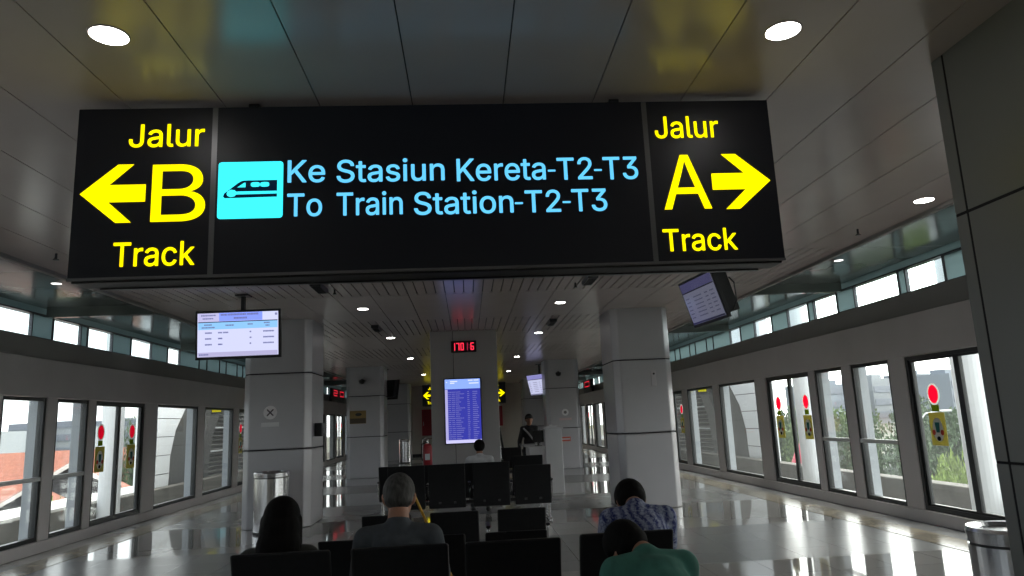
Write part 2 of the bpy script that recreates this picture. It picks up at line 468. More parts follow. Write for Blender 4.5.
    P = [(-5, -3.6, 'f'), (-3.6, -2.4, 'c'), (-2.4, -1.8, 'f'), (-1.8, -.6, 'c'), (-.6, 0, 'f'), (0, 1.2, 'c'), (1.2, 2, 'f'), (2, 3.2, 'c'), (3.2, 4, 'f'), (4, 5.2, 'c'), (5.2, 6, 'f'), (6, 7.3, 'c'), (7.3, 8.5, 'f')]+P
    yy = 17.2
    while yy < Y1-1: P += [(yy, yy+.5, 'c' if yy > 25 else 'f'), (yy+.5, yy+1.4, 'f')]; yy += 1.4
    P.append((yy, Y1, 'f'))
    P = [(a*1.031, c*1.031, t) for a, c, t in P if a*1.031 < Y1]; P[-1] = (P[-1][0], Y1, 'f')
    th = thing('window_%d' % (60 if s > 0 else 160), 'high strip window of clear and teal panes above the %s platform screens' % side, 'window', (X+s*.2, 12, zs), kind='structure')
    mu = B(); 
    sx(mu, .14, .26, Y0, Y1, zs, zs+.02); sx(mu, .14, .26, Y0, Y1, ze-.02, ze)
    for (a, c, t) in P: sx(mu, .17, .22, c-.012, c+.012, zs+.02, ze-.02)
    mu.build('frame', M['darkmetal'], th)
    g = B(); tl = B()
    for (a, c, t) in P: sx(g if t == 'c' else tl, .19, .20, a+.02, c-.02, zs+.02, ze-.02)
    sx(tl, .17, .22, Y0, Y1, ze, ze+.12)
    g.build('clear_glass', M['glass_tint'], th); tl.build('teal_pane', M['teal'], th)
    b2 = B(); sx(b2, .3, .36, Y0, Y1, ze+.1, ze+.4); tag(b2.build('trim_7' if s > 0 else 'trim_8', M['wall_dark']), 'closing board above the %s clerestory' % side, 'trim', kind='structure')
    # tactile strip on the floor
    a0, a1 = (X-s*.82, X-s*.40)
    tb = B().box(min(a0, a1), max(a0, a1), Y0, Y1, 0, .005)
    tag(tb.build('trim_9' if s > 0 else 'trim_10', M['tactile']), 'yellowish tactile guide strip on the floor before the %s doors' % side, 'trim', kind='structure')
screens('right'); screens('left')

tag(B().box(XL-.6, XR+.6, Y1, Y1+.2, 0, 4).build('wall_back', M['beige']), 'end wall far down the hall', 'wall', kind='structure')
tag(B().box(XL-.6, XR+.6, Y0-.2, Y0, 0, 4).build('wall_front', M['beige']), 'wall behind the viewer', 'wall', kind='structure')

# ------------------------------------------------------------------ pillars
def pillar(label, x0, x1, y0, y1, material=None):
    th = thing('pillar', label, 'pillar', ((x0+x1)/2, (y0+y1)/2, 0), group=None)
    th['kind'] = 'structure'
    c = B(); zs = [0, 1.275, 2.56, ZC+.03]; ch = .11
    poly = [(x0+ch, y0), (x1-ch, y0), (x1, y0+ch), (x1, y1-ch), (x1-ch, y1), (x0+ch, y1), (x0, y1-ch), (x0, y0+ch)]
    for a, d in zip(zs, zs[1:]):
        c.prism(poly, lambda p, q: (p, q, a+(.012 if a else 0)), lambda p, q: (p, q, d))
    c.build('cladding', material or M['pillar'], th, bevel=.02)
    ins = [(p+(.012 if p < (x0+x1)/2 else -.012), q+(.012 if q < (y0+y1)/2 else -.012)) for p, q in poly]
    j = B()
    for z in zs[1:3]: j.prism(ins, lambda p, q: (p, q, z-.004), lambda p, q: (p, q, z+.016))
    j.build('joint', M['joint'], th)
    return th
for (x0, x1, n) in ((2.62, 3.68, 'right'), (-3.83, -2.68, 'left')):
    pillar('%s grey clad pillar nearest beyond the seats' % n, x0, x1, 12.55, 13.75)
    pillar('%s grey clad pillar, second down the hall' % n, x0-.05, x1, 23.35, 24.5)
    pillar('%s dark grey pillar, third down the hall' % n, x0, x1, 33.9, 35)
# the near pillar at the right edge with a vertical joint beside its corner
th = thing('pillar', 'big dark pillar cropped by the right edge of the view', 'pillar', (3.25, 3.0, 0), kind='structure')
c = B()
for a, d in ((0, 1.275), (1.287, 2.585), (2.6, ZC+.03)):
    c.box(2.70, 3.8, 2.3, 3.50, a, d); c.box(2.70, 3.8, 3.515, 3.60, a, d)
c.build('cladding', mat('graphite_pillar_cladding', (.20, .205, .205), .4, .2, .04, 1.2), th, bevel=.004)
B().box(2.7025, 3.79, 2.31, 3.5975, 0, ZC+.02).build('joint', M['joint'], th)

# ------------------------------------------------------------------ direction signs
def arrow_poly(tip, d, zc, ln, hh, sh):
    # chevron arrow with a straight shaft, tip at x=tip pointing along d
    return [(tip, zc), (tip-d*.20, zc+hh), (tip-d*.285, zc+hh), (tip-d*.155, zc+sh), (tip-d*ln, zc+sh), (tip-d*ln, zc-sh), (tip-d*.155, zc-sh), (tip-d*.285, zc-hh), (tip-d*.20, zc-hh)]
def direction_sign(label, y):
    th = thing('direction_sign', label, 'sign', (-.14, y, 2.45), group='hanging track direction signs')
    x0, x1, z0, z1 = -2.165, 1.885, 2.45, 3.455
    h = B(); h.box(x0+.004, x1-.004, y+.012, y+.16, z0+.02, z1-.004); h.box(x0+.02, x1-.02, y+.01, y+.17, z0-.012, z0+.02)
    h.build('housing', M['black'], th, bevel=.004)
    r = B().box(x0, x1, y, y+.012, z0, z0+.016); r.build('bottom_rail', M['sign_trim'], th)
    b2 = B().box(x0+.1, x1-.1, y+.165, y+.20, z0-.02, z0+.01); b2.build('rear_rail', M['darkmetal'], th)
    for (a, c) in ((x0+.004, -1.415), (-1.385, 1.10), (1.13, x1-.004)):
        B().box(a, c, y+.002, y+.013, z0+.016, z1-.002).build('face_panel', M['sign_face'], th)
    for a in (-1.415, 1.10): B().box(a, a+.03, y+.001, y+.014, z0+.016, z1-.002).build('mullion', M['sign_trim'], th)
    for a in (-1.2, .95): B().box(a-.03, a+.03, y+.06, y+.12, z1-.004, ZC+.02).build('hanger', M['darkmetal'], th)
    yt = y+.002
    fit_text('Jalur', -1.875, -1.455, 3.215, 3.355, yt, 'lettering', M['yellow_lit'], th, .0018)
    fit_text('B', -1.735, -1.44, 2.775, 3.11, yt, 'lettering', M['yellow_lit'], th, .0005)
    fit_text('Track', -1.925, -1.485, 2.52, 2.66, yt, 'lettering', M['yellow_lit'], th, .0018)
    fit_text('Jalur', 1.17, 1.56, 3.215, 3.355, yt, 'lettering', M['yellow_lit'], th, .0018)
    fit_text('A', 1.19, 1.475, 2.775, 3.11, yt, 'lettering', M['yellow_lit'], th, .0005)
    fit_text('Track', 1.165, 1.605, 2.52, 2.655, yt, 'lettering', M['yellow_lit'], th, .0018)
    B().plate(arrow_poly(-2.125, -1, 2.945, .355, .17, .05), yt-.004, yt).build('arrow', M['yellow_lit'], th)
    B().plate(arrow_poly(1.845, 1, 2.94, .355, .17, .05), yt-.004, yt).build('arrow', M['yellow_lit'], th)
    wx = lambda p: -.985+(p-288)*(2.035/350)
    for w, p0, p1, z0_, z1_ in (('Ke', 288, 324.5, 2.985, 3.122), ('Stasiun', 335.6, 442, 2.98, 3.122), ('Kereta', 454, 543.5, 2.972, 3.112), ('-', 545.7, 553.5, 3.022, 3.034), ('T2', 555, 591, 2.97, 3.108), ('-', 592.8, 600.8, 3.02, 3.032), ('T3', 602, 638, 2.964, 3.106),
                                ('To', 288, 321.7, 2.784, 2.922), ('Train', 335.6, 400, 2.782, 2.925), ('Station', 411, 509.5, 2.776, 2.918), ('-', 510.8, 519, 2.828, 2.84), ('T2', 521, 557, 2.776, 2.912), ('-', 558.8, 567, 2.828, 2.84), ('T3', 568, 604, 2.774, 2.912)):
        fit_text(w, wx(p0), wx(p1), z0_, z1_, yt, 'lettering', M['cyan_lit'], th, .0022)
    # pictogram: a lit square with the dark train on it
    px0, px1, pz0, pz1 = -1.372, -1.01, 2.782, 3.118; rr = .018
    poly = []
    for (cx, cz, a0) in ((px1-rr, pz1-rr, 0), (px0+rr, pz1-rr, 90), (px0+rr, pz0+rr, 180), (px1-rr, pz0+rr, 270)):
        for k in range(5):
            t = math.radians(a0+k*22.5); poly.append((cx+rr*math.cos(t), cz+rr*math.sin(t)))
    pic = B().plate(poly, yt-.003, yt).build('pictogram', M['cyan_box'], th)
    W = px1-px0; H = pz1-pz0
    def P2(u, v): return (px0+u*W, pz1-v*H)
    navy = screen_mat('dark_pictogram_train', (.0, .03, .09), .25)
    body = [P2(*q) for q in ((.10, .56), (.30, .385), (.36, .345), (.40, .335), (.91, .335), (.91, .525), (.28, .525), (.26, .50), (.20, .49), (.15, .52), (.135, .56), (.15, .60), (.2, .625), (.26, .61), (.285, .58), (.91, .575), (.91, .63), (.11, .64), (.085, .61))]
    B().plate(body, yt-.0045, yt-.003).build('train_symbol', navy, pic)
    wn = B()
    for q in ([(.30, .455), (.405, .375), (.425, .375), (.425, .455)], ):
        wn.plate([P2(*k) for k in q], yt-.006, yt-.0045)
    for u in (.575, .72):
        wn.plate([P2(u+.07*math.copysign(abs(math.cos(t))**.6, math.cos(t)), .41+.042*math.copysign(abs(math.sin(t))**.6, math.sin(t))) for t in [2*PI*i/20 for i in range(20)]], yt-.006, yt-.0045)
    wn.build('train_windows', M['cyan_box'], pic)
    return th
sg = direction_sign('large lit track sign filling the upper view, nearest', 3.95)
dup(sg, (-.14, 35.0, 2.45), 0, 'lit track sign far down the hall, only its yellow arrows showing beside the service column')

# ------------------------------------------------------------------ lamps
def downlight(x, y, z, r, label, m='lamp', group='round ceiling downlights'):
    th = thing('downlight', label, 'ceiling light', (x, y, z), group=group)
    B().lathe((x, y, z), [(r, -.005), (r+.006, -.005), (r+.008, .0), (r+.008, .018), (r, .018)], 28).build('rim', M['ceil'], th, smooth=True)
    B().lathe((x, y, z), [(r, -.006), (r, -.001)], 28).build('diffuser', M[m], th)
    return th
d0 = downlight(-1.66, 3.24, ZC, .085, 'round downlight upper left in front of the big sign')
for x, y, l in ((1.67, 3.24, 'round downlight upper right in front of the big sign'), (4.42, 6.28, 'round downlight near the right ceiling edge beside the big pillar'),
                (-1.66, 11.65, 'left round downlight just below the big sign, above the seats'), (1.6, 11.65, 'right round downlight just below the big sign, above the seats'),
                (-1.64, 15.75, 'round downlight left of the red clock'), (1.64, 15.75, 'round downlight right of the red clock'),
                (-1.62, 20.9, 'round downlight beyond the clock column, left side'), (1.55, 21.6, 'round downlight beyond the clock column, right side'),
                (-1.66, 28.0, 'round downlight far down the hall, left side'), (1.66, 28.0, 'round downlight far down the hall, right side'),
                (-1.66, 7.4, 'left round downlight hidden behind the big sign'), (1.66, 7.4, 'right round downlight hidden behind the big sign'),
                (-1.66, -.9, 'left round downlight above the viewer'), (1.66, -.9, 'right round downlight above the viewer'), (-4.42, 6.28, 'round downlight near the left ceiling edge')):
    dup(d0, (x, y, ZC), 0, l)
for s, x in (('right', 5.24), ('left', -5.27)):
    downlight(x, 9.4, ZC+.1, .06, 'small downlight in the dark side ceiling on the %s' % s, 'lamp_dim', 'small side ceiling downlights')

def sprinkler(x, y, label):
    th = thing('sprinkler', label, 'sprinkler', (x, y, ZC), group='ceiling sprinklers')
    B().cone((x, y, ZC), (x, y, ZC-.05), .012, .012, 10).build('pipe', M['darkmetal'], th)
    B().lathe((x, y, ZC-.07), [(.028, 0), (.03, .006), (.01, .02)], 12).build('deflector', M['darkmetal'], th)
    return th
s0 = sprinkler(4.34, 7.32, 'ceiling sprinkler near the right ceiling edge')
dup(s0, (-4.2, 7.45, ZC), 0, 'ceiling sprinkler near the left ceiling edge')
dup(s0, (1.6, 9.95, ZC), 0, 'ceiling sprinkler in the ribbed band, right of centre')
dup(s0, (-1.8, 9.9, ZC), 0, 'ceiling sprinkler in the ribbed band, left of centre')
def vent(x, y, label):
    th = thing('ceiling_speaker', label, 'speaker', (x, y, ZC-.09), group='small dark ceiling boxes')
    B().box(x-.07, x+.07, y-.28, y+.28, ZC-.06, ZC+.01).build('body', M['darkmetal'], th, bevel=.01)
    g = B()
    for k in range(9): g.box(x-.055, x+.055, y-.24+k*.055, y-.215+k*.055, ZC-.068, ZC-.06)
    g.build('grille', M['black'], th)
    return th
v0 = vent(1.75, 9.6, 'small dark ceiling box right below the big sign')
dup(v0, (1.72, 13.9, ZC-.09), 0, 'small dark ceiling box right of the red clock')
dup(v0, (-1.72, 13.9, ZC-.09), 0, 'small dark ceiling box left of the red clock')
dup(v0, (-1.95, 9.6, ZC-.09), 0, 'small dark ceiling box left below the big sign')

# ------------------------------------------------------------------ service column with flight board and clock
CY = 14.97
th = thing('service_column', 'broad light grey service column carrying the blue flight board and red clock', 'column', (-.045, CY+.7, 0), kind='structure')
c = B()
for a, d in ((-.745, -.268), (-.26, .655)): c.box(a, d, CY, CY+1.4, 0, ZC+.03)
c.build('cladding', mat('light_grey_column_cladding', (.47, .455, .455), .45, .05, .03, 1.2), th, bevel=.01)
B().box(-.735, .645, CY+.012, CY+1.39, 0, ZC+.02).build('joint', M['joint'], th)

th = thing('led_clock', 'red digital wall clock at the top of the service column', 'clock', (-.04, CY-.03, 3.05))
B().box(-.305, .225, CY-.055, CY, 3.045, 3.285).build('case', M['black'], th, bevel=.006)
SEGS = {'0': 'abcdef', '1': 'bc', '7': 'abc', '6': 'acdefg', '2': 'abdeg', '9': 'abcdfg'}
def digit(b_, ch, x, z, w, h, y):
    t = h*.12
    R = {'a': (x, x+w, z+h-t, z+h), 'g': (x, x+w, z+h/2-t/2, z+h/2+t/2), 'd': (x, x+w, z, z+t), 'f': (x, x+t, z+h/2, z+h), 'e': (x, x+t, z, z+h/2), 'b': (x+w-t, x+w, z+h/2, z+h), 'c': (x+w-t, x+w, z, z+h/2)}
    for s in SEGS[ch]:
        q = R[s]; b_.box(q[0], q[1], y-.004, y, q[2], q[3])
yy = CY-.055
for ch, x, m in (('1', -.285, 'led_red'), ('7', -.195, 'led_red'), ('0', -.105, 'led_red'), ('1', -.02, 'led_dim'), ('6', .105, 'led_red')):
    d = B(); digit(d, ch, x, 3.085, .068, .155, yy); d.build('digit', M[m], th)
d = B()
for z in (3.13, 3.185): d.box(.068, .083, yy-.004, yy, z, z+.018)
d.build('colon', M['led_dim'], th)

th = thing('flight_board', 'tall blue flight information screen on the service column', 'screen', (-.09, CY-.04, 1.17))
x0, x1, z0, z1 = -.475, .295, 1.165, 2.505
B().box(x0, x1, CY-.07, CY, z0, z1).build('bezel', M['black'], th, bevel=.006)
ys = CY-.071
sc = B().box(x0+.02, x1-.02, ys, ys+.004, z0+.02, z1-.02).build('screen', screen_mat('deep_blue_screen', (.035, .04, .34), 1.0), th)
B().box(x0+.02, x1-.02, ys-.002, ys, z1-.22, z1-.02).build('header_band', screen_mat('light_blue_screen_band', (.26, .40, .95), 1.), sc)
B().box(x0+.02, x1-.02, ys-.002, ys, z0+.02, z0+.085).build('footer_band', screen_mat('pale_screen_band', (.62, .60, .95), .9), sc)
B().box(x0+.02, x0+.075, ys-.002, ys, z0+.085, z1-.23).build('time_column', screen_mat('pale_screen_column', (.48, .46, .85), .8), sc)
tx = B(); n = 24
for k in range(n):
    z = z0+.105+k*(z1-.25-z0-.105)/n
    for a, w in ((.085, .05), (.16, .05), (.24, .05+.13*random.random()), (.48, .03), (.59, .06+.06*random.random())):
        q = 0
        while q < w:
            e = .012+.01*random.random(); tx.box(x0+a+q, x0+a+q+e, ys-.003, ys, z, z+.016); q += e+.006
tx.build('text_rows', screen_mat('pale_text_rows', (.20, .20, .56), .8), sc)
tx = B()
for a, e, z in ((.05, .07, -.09), (.13, .28, -.075), (.13, .22, -.11), (.50, .60, -.06), (.62, .72, -.06), (.52, .72, -.12)): tx.box(x0+a, x0+e, ys-.004, ys-.002, z1+z, z1+z+.02)
tx.build('header_text', screen_mat('white_header_text', (.8, .85, 1.), .9), sc)

# ------------------------------------------------------------------ hanging monitors
def monitor(name_label, cx, cz, y, W, H, tilt, yaw, style, pole_x=0., dim=1., group=None, lit=True):
    """A monitor hung from a ceiling pole; local frame faces -y, origin at the screen centre."""
    th = thing('hanging_monitor', name_label, 'screen', (cx, y, cz), (0, 0, yaw), group=group)
    tm = Matrix.Rotation(tilt, 4, 'X')
    pc = B(); pc.box(pole_x-.025, pole_x+.025, .10, .15, .0, ZC-cz); pc.box(pole_x-.09, pole_x+.09, .03, .22, ZC-cz-.02, ZC-cz+.01)
    pc.build('ceiling_pole', M['black'], th, local=True)
    dp = .10 if style == 'train' else .21
    bz = B(); bz.box(-W/2-.024, W/2+.024, 0, .05, -H/2-.03, H/2+.024, tm); bz.box(-W/2+.02, W/2-.02, .05, dp, -H/2+.02, H/2-.02, tm)
    bz.build('bezel', M['black'], th, bevel=.006, local=True)
    s = B(); s.box(-W/2+.008, W/2-.008, -.004, .0, -H/2+.008, H/2-.008, tm)
    scr = s.build('screen', screen_mat('pale_lavender_screen', (.60, .62, .86), 1.0*dim), th, local=True)
    def band(x0, x1, z0, z1, col, st, nm, lay=.004):
        q = B(); q.box(-W/2+x0*W, -W/2+x1*W, -.004-lay, -.004, -H/2+z0*H, -H/2+z1*H, tm)
        return q.build(nm, screen_mat(nm, col, st*dim), scr, local=True)
    if style == 'train':
        band(.27, .80, .80, .985, (.22, .30, .95), 1.0, 'title_band')
        band(.015, .27, .80, .985, (.48, .46, .72), 1.0, 'logo_band')
        band(.015, .985, .775, .795, (.02, .03, .12), .5, 'divider')
        band(.015, .985, .62, .775, (.25, .52, .85), 1.0, 'column_header_band')
        band(.015, .985, .015, .115, (.42, .40, .62), 1.0, 'footer_band')
        t = B()
        def word(x, z, w, h):
            q = 0
            while q < w:
                e = min(.010+.008*random.random(), w-q+.002); t.box(-W/2+(x+q)*W, -W/2+(x+q+e)*W, -.010, -.004, -H/2+z*H, -H/2+(z+h)*H, tm); q += e+.004
        for x, z, w, h in ((.05, .92, .18, .03), (.07, .85, .13, .03), (.29, .92, .08, .045), (.38, .92, .22, .045), (.61, .92, .14, .045), (.45, .84, .16, .045), (.955, .9, .025, .05),
                           (.09, .71, .09, .03), (.06, .65, .16, .03), (.35, .69, .1, .03), (.62, .7, .06, .03), (.82, .72, .07, .03), (.84, .66, .05, .03), (.03, .05, .11, .03)): word(x, z, w, h)
        for k, z in enumerate((.53, .40, .27)):
            for x, w in ((.10, .08), (.26, .05), (.32, .06) if k == 0 else (.27, .03), (.645, .02), (.81, .13)): word(x, z, w, .032)
        t.build('screen_text', screen_mat('navy_screen_text', (.20, .22, .48), .7*dim), scr, local=True)
    else:
        band(.015, .985, .78, .985, (.30, .29, .66), .9, 'title_band')
        band(.015, .985, .755, .78, (.02, .02, .06), .4, 'divider')
        band(.015, .985, .02, .06, (.10, .10, .22), .6, 'footer_band')
        t = B()
        for k in range(6):
            for x, w in ((.06, .1), (.3, .25), (.66, .08), (.82, .1)):
                t.box(-W/2+x*W, -W/2+(x+w)*W, -.009, -.004, -H/2+(.16+k*.09)*H, -H/2+(.185+k*.09)*H, tm)
        t.build('screen_text', screen_mat('grey_screen_text', (.34, .34, .56), .8*dim), scr, local=True)
        hd = B(); hd.tube([(W/2-.02, .17, .2), (W/2+.06, .19, .12), (W/2+.06, .2, -.1), (W/2-.02, .19, -.2)], .008)
        hd.build('cable', M['black'], th, local=True)
    return th
monitor('lit timetable monitor hanging left of centre below the big sign', -3.135, 2.935, 10.0, 1.12, .62, math.radians(4), math.radians(-2), 'train', .02)
monitor('dim tilted monitor facing left, hanging under the right end of the big sign', 3.03, 3.01, 8.8, .95, .575, .295, -1.47, 'dim', 0, .15)
monitor('black hanging monitor seen from behind beside the third left pillar', -2.72, 2.80, 24.9, .95, .62, .2, 2.55, 'dim', 0, .2)
monitor('small lit monitor hanging before the third right pillar', 2.45, 2.78, 25.0, 1.0, .72, .25, -1.05, 'dim', 0, .8)

# ------------------------------------------------------------------ things on pillars and header
def mark(name, label, cat, build, loc, group=None):
    th = thing(name, label, cat, loc, group=group); build(th); return th
pf = 12.55
def ns(th):
    x, z = -3.36, 1.905
    B().plate(disc_poly(x, z, .115, .115, 28), pf-.004, pf-.0005).build('disc', mat('pale_grey_vinyl', (.82, .80, .81), .6), th)
    r = B()
    for a in (45, -45):
        m_ = Matrix.Translation((x, pf-.0055, z)) @ Matrix.Rotation(math.radians(a), 4, 'Y'); r.box(-.075, .075, -.001, .001, -.011, .011, m_)
    r.build('cross', mat('dark_vinyl', (.08, .06, .08), .6), th)
    B().box(x-.15, x+.15, pf-.003, pf-.0005, z-.24, z-.165).build('caption_strip', mat('grey_vinyl', (.66, .66, .67), .6), th)
mark('notice_sticker', 'round pale no-entry style sticker with dark cross on the near left pillar', 'sticker', ns, (-3.36, pf, 1.66))
def bx(th):
    B().box(-2.68, -2.55, 12.85, 13.12, 1.47, 1.70).build('case', M['black'], th, bevel=.01)
    B().box(-2.549, -2.545, 12.9, 13.07, 1.52, 1.65).build('faceplate', M['darkmetal'], th)
    B().ball((-2.545, 12.985, 1.62), (.008, .02, .02)).build('button', M['chrome'], th)
mark('card_reader', 'small black box on the inner side of the near left pillar', 'device', bx, (-2.68, 12.98, 1.47))
def wt(th):
    B().box(3.275, 3.365, pf-.012, pf-.0005, 2.09, 2.36).build('plate', mat('pale_plate', (.52, .50, .52), .5), th, bevel=.004)
    B().plate(disc_poly(3.325, 2.305, .018, .018, 14), pf-.014, pf-.012).build('dot', M['black'], th)
mark('wall_tag', 'narrow pale plate with a dark dot on the near right pillar', 'sign', wt, (3.32, pf, 2.09))
p2 = 23.35
def ys_(th):
    x0, x1, z0, z1 = -3.76, -3.24, 1.70, 2.11
    B().box(x0, x1, p2-.012, p2-.0005, z0, z1).build('plate', mat('amber_plate', (.26, .17, .05), .5), th)
    B().box(x0+.01, x1-.01, p2-.016, p2-.012, z0+.01, z0+.17).build('caption_band', mat('dark_brown_band', (.07, .05, .03), .5), th)
    B().plate(disc_poly(-3.48, 1.99, .10, .05, 18), p2-.015, p2-.012).build('symbol', M['black'], th)
mark('warning_sign', 'square amber and dark brown sign on the second left pillar', 'sign', ys_, (-3.6, p2, 1.70))
def em(th):
    x, z = 3.17, 1.78
    B().plate(disc_poly(x, z, .11, .11, 22), p2-.004, p2-.0005).build('disc', mat('pale_vinyl', (.78, .78, .78), .6), th)
    B().plate(disc_poly(x, z, .05, .05, 16), p2-.006, p2-.004).build('disc_centre', mat('grey_centre', (.2, .2, .2), .6), th)
    B().box(x-.2, x+.2, p2-.004, p2-.0005, z-.25, z-.18).build('caption_strip', mat('grey_vinyl_b', (.6, .45, .45), .6), th)
mark('notice_sticker', 'round pale sticker on the second right pillar above the desk', 'sticker', em, (3.17, p2, 1.53))
def rs_(th):
    B().box(2.98, 3.3, p2-.02, p2-.0005, .86, 1.0).build('plate', mat('orange_red_plate', (.55, .10, .05), .5), th, bevel=.004)
    B().box(3.0, 3.28, p2-.023, p2-.02, .91, .95).build('caption_band', M['white'], th)
mark('red_notice', 'small orange red notice on the second right pillar beside the white desk', 'sign', rs_, (3.14, p2, .86))
def dome(x, label):
    def f(th):
        B().lathe((x, p2-.1, 3.05), [(.02, -.1), (.07, -.08), (.09, -.03), (.09, .02), (.05, .03)], 16).build('dome', M['black'], th, smooth=True)
        B().box(x-.03, x+.03, p2-.1, p2, 3.06, 3.11).build('bracket', M['darkmetal'], th)
    mark('dome_camera', label, 'camera', f, (x, p2-.1, 2.95), 'small dome cameras on the second pillars')
dome(-3.35, 'dark dome camera high on the second left pillar'); dome(3.0, 'dark dome camera high on the second right pillar')

# red led boards on the far headers
def led(side, y0, y1, txt, label):
    x = XL+.03 if side == 'left' else XR-.03; s = 1 if side == 'left' else -1
    th = thing('led_board', label, 'screen', (x+s*.06, (y0+y1)/2, 2.55), group=None)
    B().box(min(x, x+s*.12), max(x, x+s*.12), y0, y1, 3.0, 3.40).build('case', M['black'], th, bevel=.01)
    t = B(); n = len(txt); w = (y1-y0)/n
    for i, ch in enumerate(txt):
        d = B(); k = i if side == 'left' else n-1-i
        digit(d, ch, 0, 0, w*.55, .26, 0)
        for v in d.bm.verts:
            a = v.co.x if side == 'left' else w*.55-v.co.x
            v.co = V((x+s*(.121-v.co.y*1.), y0+k*w+w*.22+a, 3.07+v.co.z))
        d.build('digit', M['led_board'], th)
    B().box(min(x, x+s*.1), max(x, x+s*.1), y0-.02, y1+.02, 2.80, 3.0).build('bracket', M['darkmetal'], th)
M['led_board'] = emit('board_digits', (1., .03, .06), .9)
led('left', 33.2, 36.6, '20', 'red digit board on the far left header between the pillars')
led('right', 34.2, 36.6, '0', 'red digit board on the far right header between the pillars')

# ------------------------------------------------------------------ far core wall and its things
tag(B().box(-3.4, 3.4, 37.2, 40, 0, ZC+.03).build('wall_core', M['beige']), 'beige cross wall far behind the service column', 'wall', kind='structure')
tag(B().box(-3.42, 3.42, 37.16, 37.2, 0, .12).build('baseboard_core', M['joint']), 'dark skirting of the far beige wall', 'baseboard', kind='structure')
def cabinet(x0, x1, z0, z1, label):
    th = thing('hose_cabinet', label, 'cabinet', ((x0+x1)/2, 37.0, z0), group=None)
    B().box(x0, x1, 36.86, 37.2, z0, z1).build('body', M['red'], th, bevel=.01)
    d = B().box(x0+.04, x1-.04, 36.84, 36.86, z0+.04, z1-.04).build('door', mat('deep_red_door', (.30, .02, .03), .45), th)
    B().box(x0+.07, x0+.10, 36.81, 36.84, z0+.5, z0+.7).build('handle', M['chrome'], d)
cabinet(-2.32, -1.2, 1.02, 2.32, 'red hose cabinet on the far wall left of the service column')
cabinet(1.0, 1.78, 1.35, 2.35, 'red hose cabinet on the far wall right of the service column')

def bin_(label, x, y, r, h):
    th = thing('litter_bin', label, 'bin', (x, y, 0), group='round steel litter bins')
    B().lathe((x, y, 0), [(r*.98, 0), (r*.98, .03), (r, .035), (r, h-.10)], 40).build('body', M['chrome'], th, smooth=False)
    B().lathe((x, y, 0), [(r*.96, h-.10), (r*.96, h-.085)], 40).build('gap_ring', M['black'], th)
    B().lathe((x, y, 0), [(r*1.01, h-.085), (r*1.03, h-.02), (r*1.0, h), (r*.8, h), (r*.76, h-.02)], 40).build('lid', M['chrome'], th)
    B().lathe((x, y, 0), [(r*.99, -.0), (r*1.0, .005), (r*1.0, .03), (r*.985, .035)], 40).build('base_ring', M['black'], th)
    return th
bin_('round steel litter bin beside the big pillar at lower right', 3.105, 4.12, .215, .875)
bin_('round steel litter bin in front of the near left pillar', -3.2, 12.12, .275, .95)
bin_('round steel litter bin far off by the third left pillar', -2.75, 31.6, .24, 1.0)

# fire extinguisher on a small stand
th = thing('fire_extinguisher', 'red fire extinguisher on a wheeled stand left of the service column', 'extinguisher', (-1.38, 24.6, 0))
B().lathe((-1.38, 24.6, 0), [(.13, .18), (.155, .2), (.155, .82), (.12, .92), (.05, .96)], 24).build('cylinder', M['red'], th, smooth=True)
B().box(-1.46, -1.30, 24.44, 24.46, .42, .62).build('label_patch', M['white'], th)
q = B(); q.cone((-1.38, 24.6, .95), (-1.38, 24.6, 1.05), .04, .04); q.box(-1.5, -1.36, 24.58, 24.62, 1.05, 1.09); q.box(-1.48, -1.36, 24.58, 24.62, 1.12, 1.15)
q.build('valve', M['chrome'], th)
B().tube([(-1.38, 24.55, 1.0), (-1.56, 24.5, .95), (-1.58, 24.5, .6), (-1.55, 24.5, .4)], .018).build('hose', M['black'], th)
q = B(); q.tube([(-1.55, 24.75, .06), (-1.55, 24.75, 1.1), (-1.21, 24.75, 1.1), (-1.21, 24.75, .06)], .016); q.box(-1.58, -1.18, 24.45, 24.8, .1, .17)
q.build('stand', M['chrome'], th)
for x in (-1.55, -1.21): B().cone((x-.02, 24.75, .09), (x+.02, 24.75, .09), .09, .09, 18).build('wheel', M['black'], th)

# white desk with its raised end
th = thing('service_desk', 'white stepped service desk where the uniformed guard stands', 'desk', (1.75, 16.3, 0))
q = B(); q.box(1.68, 2.06, 15.9, 16.9, 0, 1.37); q.build('raised_end', M['white'], th, bevel=.01)
B().box(1.65, 2.09, 15.87, 16.93, 1.37, 1.40).build('raised_top', M['white'], th, bevel=.006)
B().box(1.32, 1.68, 15.95, 16.85, 0, .98).build('counter_front', M['white'], th, bevel=.01)
B().box(1.28, 1.69, 15.92, 16.9, .98, 1.01).build('counter_top', M['white'], th, bevel=.006)
th = thing('desk_monitor', 'small dark computer monitor on the white service desk', 'monitor', (1.58, 16.3, 1.01))
m_ = Matrix.Translation((1.56, 16.25, 1.22)) @ Matrix.Rotation(-.5, 4, 'Z')
B().box(-.13, .13, -.015, .015, -.13, .13, m_).build('panel', M['black'], th, bevel=.006)
q = B(); q.box(1.54, 1.58, 16.24, 16.28, 1.02, 1.15); q.box(1.48, 1.64, 16.19, 16.33, 1.01, 1.022); q.build('stand', M['darkmetal'], th)
th = thing('papers', 'white papers on the raised end of the service desk', 'papers', (1.84, 16.2, 1.4))
q = B()
for k in range(5): q.box(-.12, .12, -.16, .16, k*.008, k*.008+.006, Matrix.Translation((1.84, 16.2, 1.401)) @ Matrix.Rotation(.13*k-.2, 4, 'Z'))
q.build('sheets', M['white'], th)
B().cbox((1.84, 16.05, 1.455), (.05, .14, .025)).build('stapler', M['white'], th)

